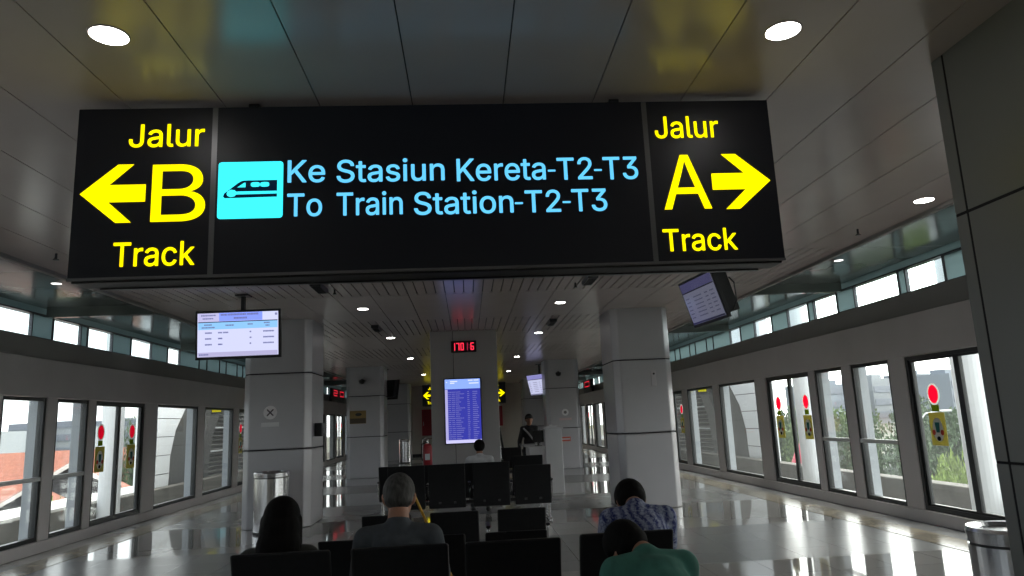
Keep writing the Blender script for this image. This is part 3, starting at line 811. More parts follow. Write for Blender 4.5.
# wheelchair parked beside the guard
th = thing('wheelchair', 'black wheelchair with a slanting pole parked left of the uniformed guard', 'wheelchair', (.95, 16.2, 0))
wx = .95
for s in (-1, 1):
    q = B(); bm_ = q.bm; R_ = .30; n = 28
    pts = [(wx+s*.27, 16.25+R_*math.cos(2*PI*i/n), .31+R_*math.sin(2*PI*i/n)) for i in range(n+1)]
    q.tube(pts, .018, 8)
    for i in range(0, n, 2): q.cone((wx+s*.27, 16.25, .31), pts[i], .003, .003, 5)
    q.build('wheel', M['black'], th)
    q = B(); q.cone((wx+s*.24, 15.8, .09), (wx+s*.27, 15.8, .09), .09, .09, 16); q.build('caster', M['black'], th)
    q = B(); q.tube([(wx+s*.23, 15.8, .1), (wx+s*.23, 15.8, .7), (wx+s*.23, 16.35, .72), (wx+s*.23, 16.4, .3)], .013); q.tube([(wx+s*.23, 16.35, .5), (wx+s*.23, 16.38, 1.02), (wx+s*.23, 16.58, 1.04)], .013)
    q.build('side_frame', M['chrome'], th)
    B().box(wx+s*.23-.03, wx+s*.23+.03, 15.85, 16.25, .72, .76).build('armrest', M['leather'], th, bevel=.01)
    q = B(); q.cap((wx+s*.23, 16.50, 1.03), (wx+s*.23, 16.64, 1.05), .02, .02); q.build('push_handle', M['black'], th)
B().box(wx-.22, wx+.22, 15.85, 16.35, .47, .52).build('seat', M['leather'], th, bevel=.015)
B().box(wx-.22, wx+.22, 16.34, 16.38, .55, 1.0).build('backrest', M['leather'], th, bevel=.012)
q = B(); q.cone((wx-.1, 16.42, .45), (wx-.24, 16.46, 1.44), .026, .022, 10); q.ball((wx-.24, 16.46, 1.44), (.03, .03, .03)); q.build('pole', M['black'], th)
B().box(wx-.2, wx+.2, 15.55, 15.7, .1, .13).build('footrest', M['black'], th)
# ------------------------------------------------------------------ beam seating
def bench(label, seats, ytop, ztop, w, face=1, zbot=.40, group='rows of black waiting seats', end=True):
    """seats: list of x centres (or (x, ztop)); the back's top edge stands at ytop; face=+1 looks away from the viewer."""
    xs = [s if not isinstance(s, tuple) else s[0] for s in seats]
    xa, xb = min(xs)-w/2, max(xs)+w/2
    rec = math.radians(11)
    def zt(s): return s[1] if isinstance(s, tuple) else ztop
    H = ztop-zbot; yb = ytop+face*H*math.tan(rec)      # y of the back's foot
    th = thing('seat_bench', label, 'bench', ((xa+xb)/2, yb+face*.1, 0), group=group)
    bx0 = yb+face*.14
    B().box(xa-.02, xb+.02, bx0-.03, bx0+.03, .30, .36).build('beam', M['darkmetal'], th, bevel=.006)
    lx = [xa+.04, xb-.04] if end else [xs[0]]
    for x in lx:
        q = B(); q.box(x-.025, x+.025, bx0-.03, bx0+.03, .05, .30); q.box(x-.03, x+.03, bx0-.27, bx0+.27, .02, .055)
        for yy in (bx0-.25, bx0+.25): q.cone((x, yy, 0), (x, yy, .025), .028, .022, 12)
        q.build('leg', M['chrome'], th, bevel=.006)
    for s in seats:
        x = s if not isinstance(s, tuple) else s[0]; z1 = zt(s)
        st = B(); n = 8                                     # seat pan with a rolled front
        prof = [(0, .42), (.12, .405), (.26, .405), (.40, .425), (.46, .415), (.475, .39), (.46, .37), (.38, .375), (.1, .36), (0, .375)]
        st.prism([(yb+face*a, z) for a, z in prof], lambda a, z: (x-w/2+.012, a, z), lambda a, z: (x+w/2-.012, a, z))
        seat = st.build('seat', M['leather'], th, bevel=.012)
        h = z1-zbot
        bk = B()                                            # gently curved back panel
        pr = []
        for k in range(9):
            t = k/8; pr.append((yb-face*(h*t*math.tan(rec))+face*.03*math.sin(t*PI)*.6, zbot+h*t))
        thick = .038
        outer = [(a+face*.0, z) for a, z in pr]; inner = [(a+face*thick, z-.004) for a, z in pr][::-1]
        bk.prism(outer+inner, lambda a, z: (x-w/2, a, z), lambda a, z: (x+w/2, a, z))
        bk.build('backrest', M['leather'], seat, bevel=.014)
        cr = B()
        for sx in (-.12, .12): cr.box(x+sx-.02, x+sx+.02, yb-.03 if face > 0 else yb-.03, yb+.03, .33, zbot+.1)
        cr.build('bracket', M['darkmetal'], seat)
    # armrests between the seats and at both ends
    ax = [xa-.028]+[(p+q_)/2 for p, q_ in zip(xs, xs[1:])]+[xb+.028]
    for x in ax:
        q = B(); q.tube([(x, bx0, .34), (x, bx0-face*.06, .60), (x, bx0+face*.26, .61), (x, bx0+face*.24, .42)], .011, 8)
        q.build('armrest_bracket', M['chrome'], th)
        B().box(x-.022, x+.022, min(bx0-face*.05, bx0+face*.27), max(bx0-face*.05, bx0+face*.27), .612, .635).build('armrest', M['leather'], th, bevel=.008)
    return th
bench('nearest row of black seats at the bottom edge, under the person in green', [.16, .80], 2.90, .86, .52)
bench('row of four black seats in the foreground where three people sit', [(-1.04, .95), (-.395, .95), (.23, .95), (.87, .96)], 4.12, .95, .535)
bench('row of lower black seats just past the grey haired man', [-.88, -.275, .33], 5.45, .80, .46)
bench('row of lower black seats, third from the front', [-.77, -.15, .47], 6.8, .80, .45)
bench('row of black seats in front of the service column', [-1.01, -.365, .35, (1.02, .88)], 11.75, .955, .59, zbot=.26)
bench('black seats backing onto the row in front of the service column', [(-1.3, .90), (-.67, .90), (.19, .90), (1.02, .985)], 12.75, .985, .54, zbot=.30)

# ------------------------------------------------------------------ people
SKIN = mat('brown_skin', (.36, .18, .12), .55, 0, .06, 30, spec=.3)
HAIR_B = mat('black_hair', (.006, .005, .005), .75, 0, .2, 90, bump=.4, bscale=140, spec=.1, stretch=(1, 1, .2))
HAIR_G = mat('grey_hair', (.06, .057, .055), .6, 0, .5, 70, bump=.5, bscale=160, spec=.2, stretch=(1, 1, .25))

def voxel(b_, name, material, parent, vs, smooth_it=4, dec=None):
    """Fuse the builder's volumes into one continuous skin."""
    bmesh.ops.recalc_face_normals(b_.bm, faces=b_.bm.faces)
    me = bpy.data.meshes.new(name); b_.bm.to_mesh(me); b_.bm.free()
    o = bpy.data.objects.new(name, me); COL.objects.link(o)
    r = o.modifiers.new('r', 'REMESH'); r.mode = 'VOXEL'; r.voxel_size = vs
    s = o.modifiers.new('s', 'SMOOTH'); s.factor = .5; s.iterations = smooth_it
    dg = bpy.context.evaluated_depsgraph_get(); dg.update()
    m2 = bpy.data.meshes.new_from_object(o.evaluated_get(dg))
    bpy.data.objects.remove(o); bpy.data.meshes.remove(me)
    return link_mesh(name, m2, material, parent, smooth=True, local=True)

def person(label, loc, rz=0., scale=1., lean=0., twist=0., head=(0, 0, 0), legs='sit', arms='lap', shirt=None, trousers=None, hair='short', hair_mat=None, vs=.011, bulk=1., extra=None, seat_h=.42, long_sleeve=False, side=0., shl=.455, shw=.175, head_up=0., sink=0., collar=.065):
    th = thing('person', label, 'person', loc, (0, 0, rz)); th.scale = (scale,)*3
    sit = legs == 'sit'
    pz = seat_h/scale+.10-sink if sit else .93
    pel = V((0, 0, pz))
    d = V((math.sin(side), math.sin(lean)*math.cos(side), math.cos(lean)*math.cos(side)))
    r = V((math.cos(side), 0, -math.sin(side))); r.rotate(Euler((0, 0, twist)))
    f = d.cross(r)*-1                                   # forward (+y)
    f = r.cross(d)*-1 if f.y < 0 else f
    def sp(t, rr=0, ff=0): return pel+d*t+r*rr+f*ff
    neck = sp(.50); hb = sp(.555+head_up, 0, .015)
    HR = Euler(head).to_matrix(); 
    hc = hb+HR @ V((0, .02, .115))
    Rb = Matrix((r, f, d)).transposed()
    sh = [sp(shl, s*shw*bulk, 0) for s in (-1, 1)]
    if sit:
        hips = [pel+V((s*.09, .02, 0)) for s in (-1, 1)]
        kn = [V((s*.13, .45, pz+.01)) for s in (-1, 1)]
        an = [V((s*.13, .46, .09)) for s in (-1, 1)]
        toe = [V((s*.15, .62, .035)) for s in (-1, 1)]
    else:
        hips = [pel+V((s*.09, 0, -.02)) for s in (-1, 1)]
        kn = [V((s*.11, .02, .49)) for s in (-1, 1)]
        an = [V((s*.12, -.02, .09)) for s in (-1, 1)]
        toe = [V((s*.14, .14, .035)) for s in (-1, 1)]
    if arms == 'lap':
        el = [sh[i]+V((s*.06, .10, -.27)) for i, s in enumerate((-1, 1))]
        wr = [V((s*.09, .30 if sit else .22, pz+.13)) for s in (-1, 1)]
        el = [e if e.z > pz+.08 else V((e.x, e.y, pz+.1)) for e in el]
    elif arms == 'knees':
        wr = [V((s*.07, .50, pz+.10)) for s in (-1, 1)]
        el = [(sh[i]+wr[i])/2+V((s*.08, -.05, -.08)) for i, s in enumerate((-1, 1))]
    else:                                               # 'desk': left hand hangs, right-hand reaches (or mirrored)
        el = [sh[0]+V((-.07, .06, -.29)), sh[1]+V((.09, .02, -.28))]
        wr = [el[0]+V((-.20, .13, .06)), el[1]+V((.02, .03, -.25))]
    b_ = B(); k = bulk
    # trunk
    b_.ball(pel, (.16*k, .115*k, .11)); b_.ball(sp(.16), (.145*k, .105*k, .14), Rb); b_.ball(sp(shl-.125), (.155*k, .115*k, .16), Rb); b_.ball(sp(shl-.035), (.15*k, .095*k, .085), Rb)
    for i in (0, 1): b_.cap(sp(shl+.015), sh[i], .06, .058)
    b_.cap(sp(shl), hb+d*.03, .066, .056)
    # head: skull, face, jaw, nose, brow, ears, lips
    hp = lambda x, y, z: hc+HR @ V((x, y, z))
    b_.ball(hp(0, -.012, .02), (.077, .097, .095), HR); b_.ball(hp(0, .022, -.03), (.066, .075, .085), HR); b_.ball(hp(0, .045, -.085), (.042, .04, .032), HR)
    b_.cap(hp(0, .10, .0), hp(0, .112, -.032), .009, .015, 10); b_.ball(hp(0, .088, .025), (.05, .018, .010), HR); b_.ball(hp(0, .093, -.062), (.024, .011, .009), HR)
    for s in (-1, 1):
        b_.ball(hp(s*.081, -.005, -.012), (.011, .02, .033), Euler((0, s*.25, 0)).to_matrix())
        b_.ball(hp(s*.04, .075, -.03), (.022, .02, .02), HR)
    # limbs
    for i, s in enumerate((-1, 1)):
        b_.cap(sh[i], el[i], .052*k, .038); b_.cap(el[i], wr[i], .037, .026)
        b_.cap(hips[i], kn[i], .085*k, .056); b_.cap(kn[i], an[i], .056, .036); b_.cap(an[i]+V((0, -.03, -.04)), toe[i], .038, .03)
        hd = (wr[i]-el[i]).normalized(); up = V((0, 0, 1)); sd = hd.cross(up).normalized(); nn = sd.cross(hd)
        palm = wr[i]+hd*.055
        b_.cap(wr[i], palm+hd*.02, .026, .030, 10); b_.ball(palm, (.038, .038, .02), Matrix((sd, hd, nn)).transposed())
        for q, (o_, ln) in enumerate(((-.03, .062), (-.01, .072), (.01, .068), (.029, .052))):
            a0 = palm+hd*.03+sd*o_; a1 = a0+hd*ln*.5-nn*.008; a2 = a1+hd*ln*.4-nn*.026
            b_.cap(a0, a1, .0095, .009, 8); b_.cap(a1, a2, .009, .0075, 8)
        t0 = palm-hd*.02-sd*s*.03; t1 = t0-sd*s*.025+hd*.03-nn*.008; t2 = t1+hd*.03-nn*.01
        b_.cap(t0, t1, .012, .011, 8); b_.cap(t1, t2, .011, .009, 8)
    voxel(b_, 'body', SKIN, th, min(vs, .008) if vs < .012 else vs, 3)
    # shirt
    c_ = B(); g = .016
    c_.ball(pel+V((0, 0, .02)), (.17*k+g, .125*k+g, .11)); c_.ball(sp(.16), (.15*k+g, .11*k+g, .15), Rb); c_.ball(sp(shl-.125), (.16*k+g, .12*k+g, .165), Rb); c_.ball(sp(shl-.03), (.15*k+g, .10*k+g, .085), Rb)
    for i in (0, 1):
        c_.cap(sp(shl+.02, 0, 0), sh[i], .074, .072)
        e2 = el[i] if not long_sleeve else el[i]
        c_.cap(sh[i], sh[i]+(el[i]-sh[i])*(.72 if not long_sleeve else 1.), .074*min(k, 1.1), .062 if not long_sleeve else .055)
        if long_sleeve: c_.cap(el[i], el[i]+(wr[i]-el[i])*.93, .054, .040)
    c_.cap(sp(shl+.0), sp(shl+collar, 0, .0), .082, .070)
    sm = voxel(c_, 'shirt', shirt, th, max(vs, .011), 4)
    # trousers and shoes
    p_ = B()
    p_.ball(pel+V((0, 0, -.01)), (.172*k, .128*k, .115))
    for i in (0, 1):
        p_.cap(hips[i], kn[i], .098*k, .072); p_.cap(kn[i], an[i]+V((0, 0, .03)), .072, .056)
    voxel(p_, 'trousers', trousers, th, max(vs, .012), 3)
    for i, s in enumerate((-1, 1)):
        q = B(); q.cap(an[i]+V((0, -.035, -.045)), toe[i], .047, .040); q.ball(toe[i]+V((0, .02, 0)), (.045, .06, .035)); q.cap(an[i], an[i]+V((0, -.02, -.04)), .044, .046)
        voxel(q, 'shoe', M['black'], th, .012, 2)
    # hair
    h_ = B()
    if hair in ('short', 'receding'):
        e = .010 if hair == 'receding' else .022
        h_.ball(hp(0, -.016, .028), (.078+e, .093+e, .092+e*.9), HR)
        h_.ball(hp(0, -.04, -.022), (.070+e*.7, .062+e, .05), HR)
        cut = B()
    elif hair == 'long':
        h_.ball(hp(0, -.014, .022), (.104, .118, .115), HR)
        h_.ball(hp(0, -.045, -.06), (.113, .095, .14), HR)
        h_.ball(hp(0, -.06, -.16), (.126, .085, .15), HR)
        h_.ball(hp(0, -.07, -.24), (.132, .075, .13), HR)
        for s in (-1, 1): h_.cap(hp(s*.085, -.02, .0), hp(s*.105, -.01, -.25), .032, .026)
    if hair != 'none':
        ho = voxel(h_, 'hair', hair_mat or HAIR_B, th, .009 if vs < .012 else .012, 2)
        # clear the face
        for v in ho.data.vertices:
            l = HR.transposed() @ (v.co-hc)
            lim = .052 if l.z > .055 else .035 if l.z > .02 else .0
            if hair != 'long' and l.y > lim: 
                l.y = lim+(l.y-lim)*.05; l.x *= .92
                v.co = hc+HR @ l
            elif hair == 'long' and l.y > .06: l.y = .06; v.co = hc+HR @ l
    # eyes
    for s in (-1, 1):
        q = B(); q.ball(hp(s*.031, .083, .006), (.012, .009, .007), HR, 10); q.build('eye', M['black'], th, local=True)
    if extra: extra(th, hp, HR, sp, el, wr)
    return th

TROU_D = mat('dark_trousers', (.022, .022, .028), .8, 0, .15, 40)
SH_GREY = mat('slate_grey_shirt', (.060, .068, .080), .85, 0, .12, 30, bump=.15, bscale=90)
SH_DARK = mat('dark_olive_blouse', (.030, .032, .028), .85, 0, .35, 24)
SH_GREEN = mat('sea_green_shirt', (.040, .155, .125), .85, 0, .25, 14, bump=.3, bscale=16, stretch=(1, 1, .35))
SH_WHITE = mat('white_shirt', (.5, .5, .52), .8, 0, .05, 20)

def batik():
    m, nt, out = new_mat('blue_batik_shirt')
    b = nt.nodes.new('ShaderNodeBsdfPrincipled'); b.inputs['Roughness'].default_value = .85; b.inputs['Specular IOR Level'].default_value = .2
    tc = nt.nodes.new('ShaderNodeTexCoord')
    w = nt.nodes.new('ShaderNodeTexNoise'); w.inputs['Scale'].default_value = 34; w.inputs['Detail'].default_value = 5; w.inputs['Distortion'].default_value = 2.2
    w2 = nt.nodes.new('ShaderNodeTexWave'); w2.inputs['Scale'].default_value = 6; w2.inputs['Distortion'].default_value = 9; w2.inputs['Detail'].default_value = 4
    for n in (w, w2): nt.links.new(tc.outputs['Object'], n.inputs['Vector'])
    mx = nt.nodes.new('ShaderNodeMath'); mx.operation = 'MULTIPLY_ADD'; mx.inputs[1].default_value = .25
    nt.links.new(w2.outputs['Fac'], mx.inputs[0]); nt.links.new(w.outputs['Fac'], mx.inputs[2])
    r = nt.nodes.new('ShaderNodeValToRGB'); e = r.color_ramp.elements
    e[0].position = .46; e[0].color = (.022, .032, .14, 1); e[1].position = .82; e[1].color = (.34, .37, .48, 1)
    nt.links.new(mx.outputs[0], r.inputs['Fac']); nt.links.new(r.outputs['Color'], b.inputs['Base Color'])
    nt.links.new(b.outputs[0], out.inputs['Surface'])
    return m
SH_BLUE = batik()

def glasses(th, hp, HR, sp, el, wr):
    q = B()
    for s in (-1, 1): q.tube([hp(s*.082, -.03, .0), hp(s*.082, .07, .012), hp(s*.055, .105, .008)], .003, 6)
    q.tube([hp(-.055, .105, .008), hp(.055, .105, .008)], .003, 6)
    q.build('spectacles', M['black'], th, local=True)

person('grey haired man in slate shirt, seated in the foreground row', (-.43, 4.42, 0), 0, 1.12, lean=.02, head=(-.28, 0, 0), hair='receding', hair_mat=HAIR_G, shirt=SH_GREY, trousers=TROU_D, bulk=1.0, shl=.41, shw=.165, head_up=-.045, sink=.045, extra=glasses)
person('long haired person in dark clothes seated at far left of the foreground row', (-1.12, 4.42, 0), .1, 1.04, lean=.04, head=(-.2, .03, 0), hair='long', shirt=SH_DARK, trousers=TROU_D, bulk=.95, shl=.40, shw=.16, head_up=-.06, sink=.075)
person('dark haired man in blue batik shirt bent forward in his seat', (1.065, 4.40, 0), .05, 1.06, lean=.52, head=(-1.05, 0, -.05), arms='knees', hair='short', shirt=SH_BLUE, trousers=TROU_D, bulk=1.0, shl=.44, shw=.165, head_up=-.055, sink=-.02, collar=.06)
person('person in sea green shirt bowed forward at the bottom edge', (.89, 3.22, 0), .22, 1.05, lean=.64, head=(-1.15, -.1, .25), arms='knees', hair='short', shirt=SH_GREEN, trousers=TROU_D, bulk=1.0, shl=.425, shw=.165, head_up=-.075, sink=-.0, collar=.05)

def headset(th, hp, HR, sp, el, wr):
    q = B(); q.tube([hp(.09*math.cos(a), -.01, .03+.10*math.sin(a)) for a in [PI*i/10 for i in range(11)]], .008, 6)
    q.build('headband', M['black'], th, local=True)
person('dark haired person in white shirt seated before the flight board', (.19, 12.95, 0), 0, 1.02, sink=.05, lean=.0, head=(-.1, 0, 0), hair='short', shirt=SH_WHITE, trousers=TROU_D, vs=.014, extra=headset)

UNI = mat('black_uniform', (.010, .010, .013), .7, 0, .2, 30)
def guard(th, hp, HR, sp, el, wr):
    sash = mat('white_webbing', (.42, .42, .44), .6)
    q = B()
    def surf(x, t): return sp(t, x, .150)
    q.tube([surf(.15, .47), surf(.03, .34), surf(-.13, .12)], .02, 8); q.build('sash', sash, th, local=True)
    q = B(); n = 20
    q.tube([V((.19*math.cos(2*PI*i/n), .15*math.sin(2*PI*i/n), sp(.08).z)) for i in range(n+1)], .027, 8); q.build('belt', sash, th, local=True)
    q = B(); q.cap(V((-.14, .15, sp(.02).z)), V((-.14, .15, sp(-.06).z)), .035, .04); q.build('belt_pouch', sash, th, local=True)
    q = B(); q.ball(surf(-.09, .33), (.028, .012, .035)); q.build('badge', sash, th, local=True)
    q = B(); q.ball(hp(0, -.005, .055), (.092, .105, .062), HR); q.cap(hp(-.05, .10, .05), hp(.05, .10, .05), .012, .012)
    voxel(q, 'cap', UNI, th, .012, 2)
person('uniformed guard in black with white sash standing at the service desk', (1.45, 17.2, 0), PI, 1.0, lean=-.02, head=(-.1, 0, .15), legs='stand', arms='desk', hair='short', shirt=UNI, trousers=UNI, long_sleeve=True, vs=.012, extra=guard, bulk=.86)

th = thing('walking_stick', 'thin yellow stick leaning beside the ear of the grey haired man', 'stick', (-.24, 4.98, 0))
B().cone((-.395, 4.98, 1.18), (.12, 4.98, .02), .009, .009, 10).build('shaft', mat('amber_yellow_paint', (.62, .33, .02), .5), th)
B().ball((-.395, 4.98, 1.18), (.018, .018, .02)).build('knob', mat('amber_yellow_knob', (.6, .32, .02), .5), th)
B().cone((.12, 4.98, .03), (.134, 4.98, 0), .016, .014, 10).build('rubber_tip', M['black'], th)
# ------------------------------------------------------------------ outside
PAR = mat('weathered_parapet', (.085, .078, .066), .8, 0, .25, 2.5)
CONC = mat('pale_concrete', (.58, .57, .55), .8, 0, .1, 1)
LOUV = mat('grey_louvre', (.17, .165, .15), .6, 0, .1, 2)
RIB = mat('dark_grey_rib', (.05, .05, .048), .6, 0, .08, 1)
for side, s, X in (('right', 1, XR), ('left', -1, XL)):
    lx = lambda a, b_: (min(X+s*a, X+s*b_), max(X+s*a, X+s*b_))
    x0, x1 = lx(2.45, 2.8)
    tag(B().box(x0, x1, -8, 60, -1.6, .12).build('parapet', PAR, bevel=.02), 'weathered trackside parapet outside the %s doors' % side, 'parapet', kind='structure')
    x0, x1 = lx(.25, 2.5)
    tag(B().box(x0, x1, -8, 60, -1.8, -1.5).build('track_bed', PAR), 'track bed outside the %s doors' % side, 'track bed', kind='structure')
    x0, x1 = lx(2.8, 7.0 if side == 'left' else 3.4)
    tag(B().box(x0, x1, -8, 60, -.6, -.3).build('ledge', CONC), 'pale concrete ledge beyond the %s parapet' % side, 'ledge', kind='structure')
    # round white roof posts beside the track
    for i, yy in enumerate((11.4, 17.3, 34.0) if side == 'right' else (11.3, 17.9, 34.0)):
        th = thing('roof_post', 'round white roof post outside the %s platform doors, %s' % (side, ('nearest', 'second', 'far')[i]), 'post', (X+s*2.2, yy, -1.5))
        c0 = V((X+s*2.2, yy, 0))
        B().cone(c0+V((0, 0, -1.5)), c0+V((0, 0, 5.0)), .24, .24, 24).build('shaft', M['whitepaint'], th, smooth=False)
        B().cone(c0+V((0, 0, -1.5)), c0+V((0, 0, -1.25)), .34, .30, 24).build('base', CONC, th)
    # arched side shell: white cladding, dark reveal, louvred wall behind
    xa = X+s*2.95
    th = thing('arch_cladding', 'white arched cladding panel with curved far edge outside the %s doors' % side, 'wall panel', (xa, 22.3, -.3))
    cur = [(23.05, -.5), (23.18, .4), (23.2, .95), (23.55, 1.75), (24.3, 2.45), (25.6, 3.3), (27.2, 4.1)]
    jt = B(); pn = B()
    poly = [(21.35, -.5)]+cur+[(27.2, 4.7), (21.35, 4.7)]
    pn.prism(poly, lambda a, z: (xa, a, z), lambda a, z: (xa+s*.25, a, z)); pn.build('panel', mat('white_cladding_paint', (.78, .80, .83), .5, 0, .03, .6), th)
    for k in range(7):
        z = -.1+k*.55; 
        ye = next((c0_[0]+(c1_[0]-c0_[0])*(z-c0_[1])/(c1_[1]-c0_[1]) for c0_, c1_ in zip(cur, cur[1:]) if c0_[1] <= z <= c1_[1]), 23.0)
        jt.box(min(xa-s*.003, xa), max(xa-s*.003, xa), 21.36, ye-.02, z, z+.018)
    jt.build('joint', M['joint'], th)
    rv = B(); wid = [1.35, 1.32, 1.3, 1.0, .75, .7, .7]
    poly = cur+[(c[0]+w, c[1]+.02) for c, w in zip(cur, wid)][::-1]
    rv.prism(poly, lambda a, z: (xa+s*.03, a, z), lambda a, z: (xa+s*.28, a, z)); rv.build('reveal', RIB, th)
    th = thing('arch_rib', 'dark curved rib in front of the louvres outside the %s doors' % side, 'rib', (xa, 26.5, -.3))
    ri = [(25.9, -.5), (25.95, .4), (26.2, 1.3), (26.95, 2.4), (28.2, 3.4), (29.5, 4.1)]
    ro = [(26.8, -.5), (26.9, .6), (27.2, 1.5), (27.95, 2.4), (29.1, 3.3), (30.4, 4.0)]
    B().prism(ri+ro[::-1], lambda a, z: (xa+s*.1, a, z), lambda a, z: (xa+s*.3, a, z)).build('web', RIB, th)
    th = thing('louvre_wall', 'grey horizontal louvre wall outside the %s doors' % side, 'louvre wall', (xa+s*.6, 29, -.5))
    B().box(min(xa+s*.55, xa+s*.62), max(xa+s*.55, xa+s*.62), 23.2, 33.5, -.5, 4.6).build('backing', mat('dark_louvre_backing', (.025, .025, .024), .8), th)
    lv = B()
    for k in range(32):
        z = -.45+k*.16
        m_ = Matrix.Translation((xa+s*.45, 28.3, z)) @ Matrix.Rotation(s*.7, 4, 'Y'); lv.box(-.055, .055, -5.1, 5.1, -.008, .008, m_)
    lv.build('slats', LOUV, th)
    for z in (.92, 1.78): B().box(min(xa+s*.3, xa+s*.4), max(xa+s*.3, xa+s*.4), 23.6, 33.4, z, z+.055).build('rail', M['whitepaint'], th)
    # roof strip over the track, seen at the heads of the panes
    x0, x1 = lx(.4, 3.6)
    tag(B().box(x0, x1, 27.5, 33.5, 4.75, 4.9).build('track_roof', RIB), 'dark roof over the track outside the far %s doors' % side, 'roof', kind='structure')
    yb = M['yellow_lit']
    th = thing('exit_sign', 'small lit yellow sign hanging by the far %s louvres' % side, 'sign', (X+s*2.6, 27.2, 2.4))
    B().box(min(X+s*2.2, X+s*2.6), max(X+s*2.2, X+s*2.6), 25.6, 25.75, 2.25, 2.55).build('case', M['black'], th)
    B().box(min(X+s*2.25, X+s*2.55), max(X+s*2.25, X+s*2.55), 25.58, 25.6, 2.32, 2.5).build('lit_face', emit('dim_yellow_face', (.9, .8, .0), .6), th)
    B().box(X+s*2.4-.02, X+s*2.4+.02, 25.65, 25.7, 2.55, 4.6).build('hanger', M['black'], th)

# ground below the viaduct
tag(B().box(-700, 700, -300, 900, -9.2, -9).build('ground', mat('ground_outside', (.10, .10, .075), .9, 0, .4, .02), origin=(0, 0, -9)), 'ground with roads below the station', 'ground', kind='structure')
tag(B().box(60, 84, -200, 400, -9, -8.9).build('road', mat('grey_asphalt', (.14, .14, .145), .8, 0, .1, .2)), 'grey road beyond the right hand trees', 'road', kind='structure')

def leaf_mat(name, col):
    m = mat(name, col, .6, 0, .45, 1.6); return m
LEAF = [leaf_mat('dark_green_leaves', (.06, .105, .045)), leaf_mat('mid_green_leaves', (.11, .165, .055)), leaf_mat('bright_green_leaves', (.20, .28, .06))]
BARK = mat('grey_brown_bark', (.12, .09, .07), .9, 0, .3, 6)
def crown_mesh(seed, n, leaf):
    rnd = random.Random(seed); bm = bmesh.new()
    cl = [(rnd.uniform(-.62, .62), rnd.uniform(-.62, .62), rnd.uniform(.35, .9), rnd.uniform(.26, .42)) for _ in range(16)]
    for i in range(n):
        cx, cy, cz, cr = cl[i % len(cl)]
        u = V((rnd.gauss(0, 1), rnd.gauss(0, 1), rnd.gauss(0, 1))).normalized()
        p = V((cx, cy, cz))+u*cr*(rnd.random()**.35)*V((1, 1, .75)).length/1.6
        a = V((rnd.gauss(0, 1), rnd.gauss(0, 1), rnd.gauss(0, .6))).normalized(); c = a.orthogonal().normalized(); c.rotate(Matrix.Rotation(rnd.uniform(0, 6.28), 3, a))
        s = leaf*rnd.uniform(.6, 1.3); d = a.cross(c)
        vs = [bm.verts.new(p+c*s), bm.verts.new(p+d*s*.45), bm.verts.new(p-c*s), bm.verts.new(p-d*s*.45)]
        bm.faces.new(vs)
    me = bpy.data.meshes.new('crown'); bm.to_mesh(me); bm.free(); return me, cl
CROWNS = [crown_mesh(3+i, 9000, .036) for i in range(3)]
def tree(x, y, zb, h, r, kind, label, group):
    h *= .87
    th = thing('tree', label, 'tree', (x, y, zb), (0, 0, (x*7+y*3) % 6.28), group=group)
    me, cl = CROWNS[(int(x*3+y)) % 3]
    me = me.copy(); me.transform(Matrix.Diagonal((r, r, h*.78, 1)) @ Matrix.Translation((0, 0, .18)))
    link_mesh('crown', me, LEAF[kind], th, local=True)
    q = B(); q.cone((0, 0, 0), (0, 0, h*.42), h*.028, h*.02, 10)
    for cx, cy, cz, cr in cl[:9]: q.cone((0, 0, h*.33), (cx*r, cy*r, h*.78*(cz+.12)), h*.014, h*.004, 7)
    q.build('trunk', BARK, th, local=True)
    return th
TG = 'trees beyond the right hand doors'
for x, y, h, r, k, l in ((17.0, 22.5, 9.7, 2.0, 2, 'bright green bushy tree close outside the right doors, lower half of the near pane'),
                         (21.5, 31.5, 8.9, 2.0, 2, 'bright green bushy tree behind the second right pane'),
                         (30, 34, 10.6, 4.0, 0, 'dark spreading tree behind the round sticker of the nearest right door'),
                         (34, 49, 11.2, 4.4, 0, 'dark tall tree behind the right hand push bars'),
                         (27, 47, 10.2, 3.4, 0, 'dark tree behind the third right pane, left of the lamp post'),
                         (33, 64, 11.5, 4.6, 1, 'mid green tree behind the second right door pair'),
                         (45, 66, 12.0, 5.0, 0, 'dark tree in the second line beyond the right doors'),
                         (48, 50, 11.4, 5.0, 1, 'mid green tree in the second line beyond the near right door'),
                         (43, 33, 10.6, 4.2, 1, 'mid green tree at the far right of the doors'),
                         (30, 72, 11.6, 4.2, 0, 'dark tree farthest along the right doors')):
    tree(x, y, -9, h, r, k, l, TG)
tree(-16.2, 30.5, -9, 9.3, 1.0, 2, 'small bright green tree before the orange roofs on the left', None)
tree(-24, 56, -9, 12.4, 2.2, 0, 'dark pointed tree behind the second left door leaf', None)
tree(-27.5, 77, -9, 12.2, 2.4, 0, 'dark tree farther behind the left doors', None)

def lamp_post(x, y, label, h=10.5):
    th = thing('street_lamp', label, 'street lamp', (x, y, -9), group='street lamps by the road')
    B().cone((0, 0, 0), (0, 0, h), .11, .06, 12).build('pole', M['alu'], th, local=True)
    B().tube([(0, 0, h-.1), (.3, 0, h+.2), (1.2, 0, h+.3)], .04).build('arm', M['alu'], th, local=True)
    B().box(1.1, 1.7, -.12, .12, h+.24, h+.36).build('lamp_head', M['alu'], th, bevel=.03, local=True)
    return th
lamp_post(24.0, 37.0, 'grey street lamp post behind the third right pane', 9.8)
lamp_post(25, 33.2, 'grey street lamp post behind the second right pane', 10.2)

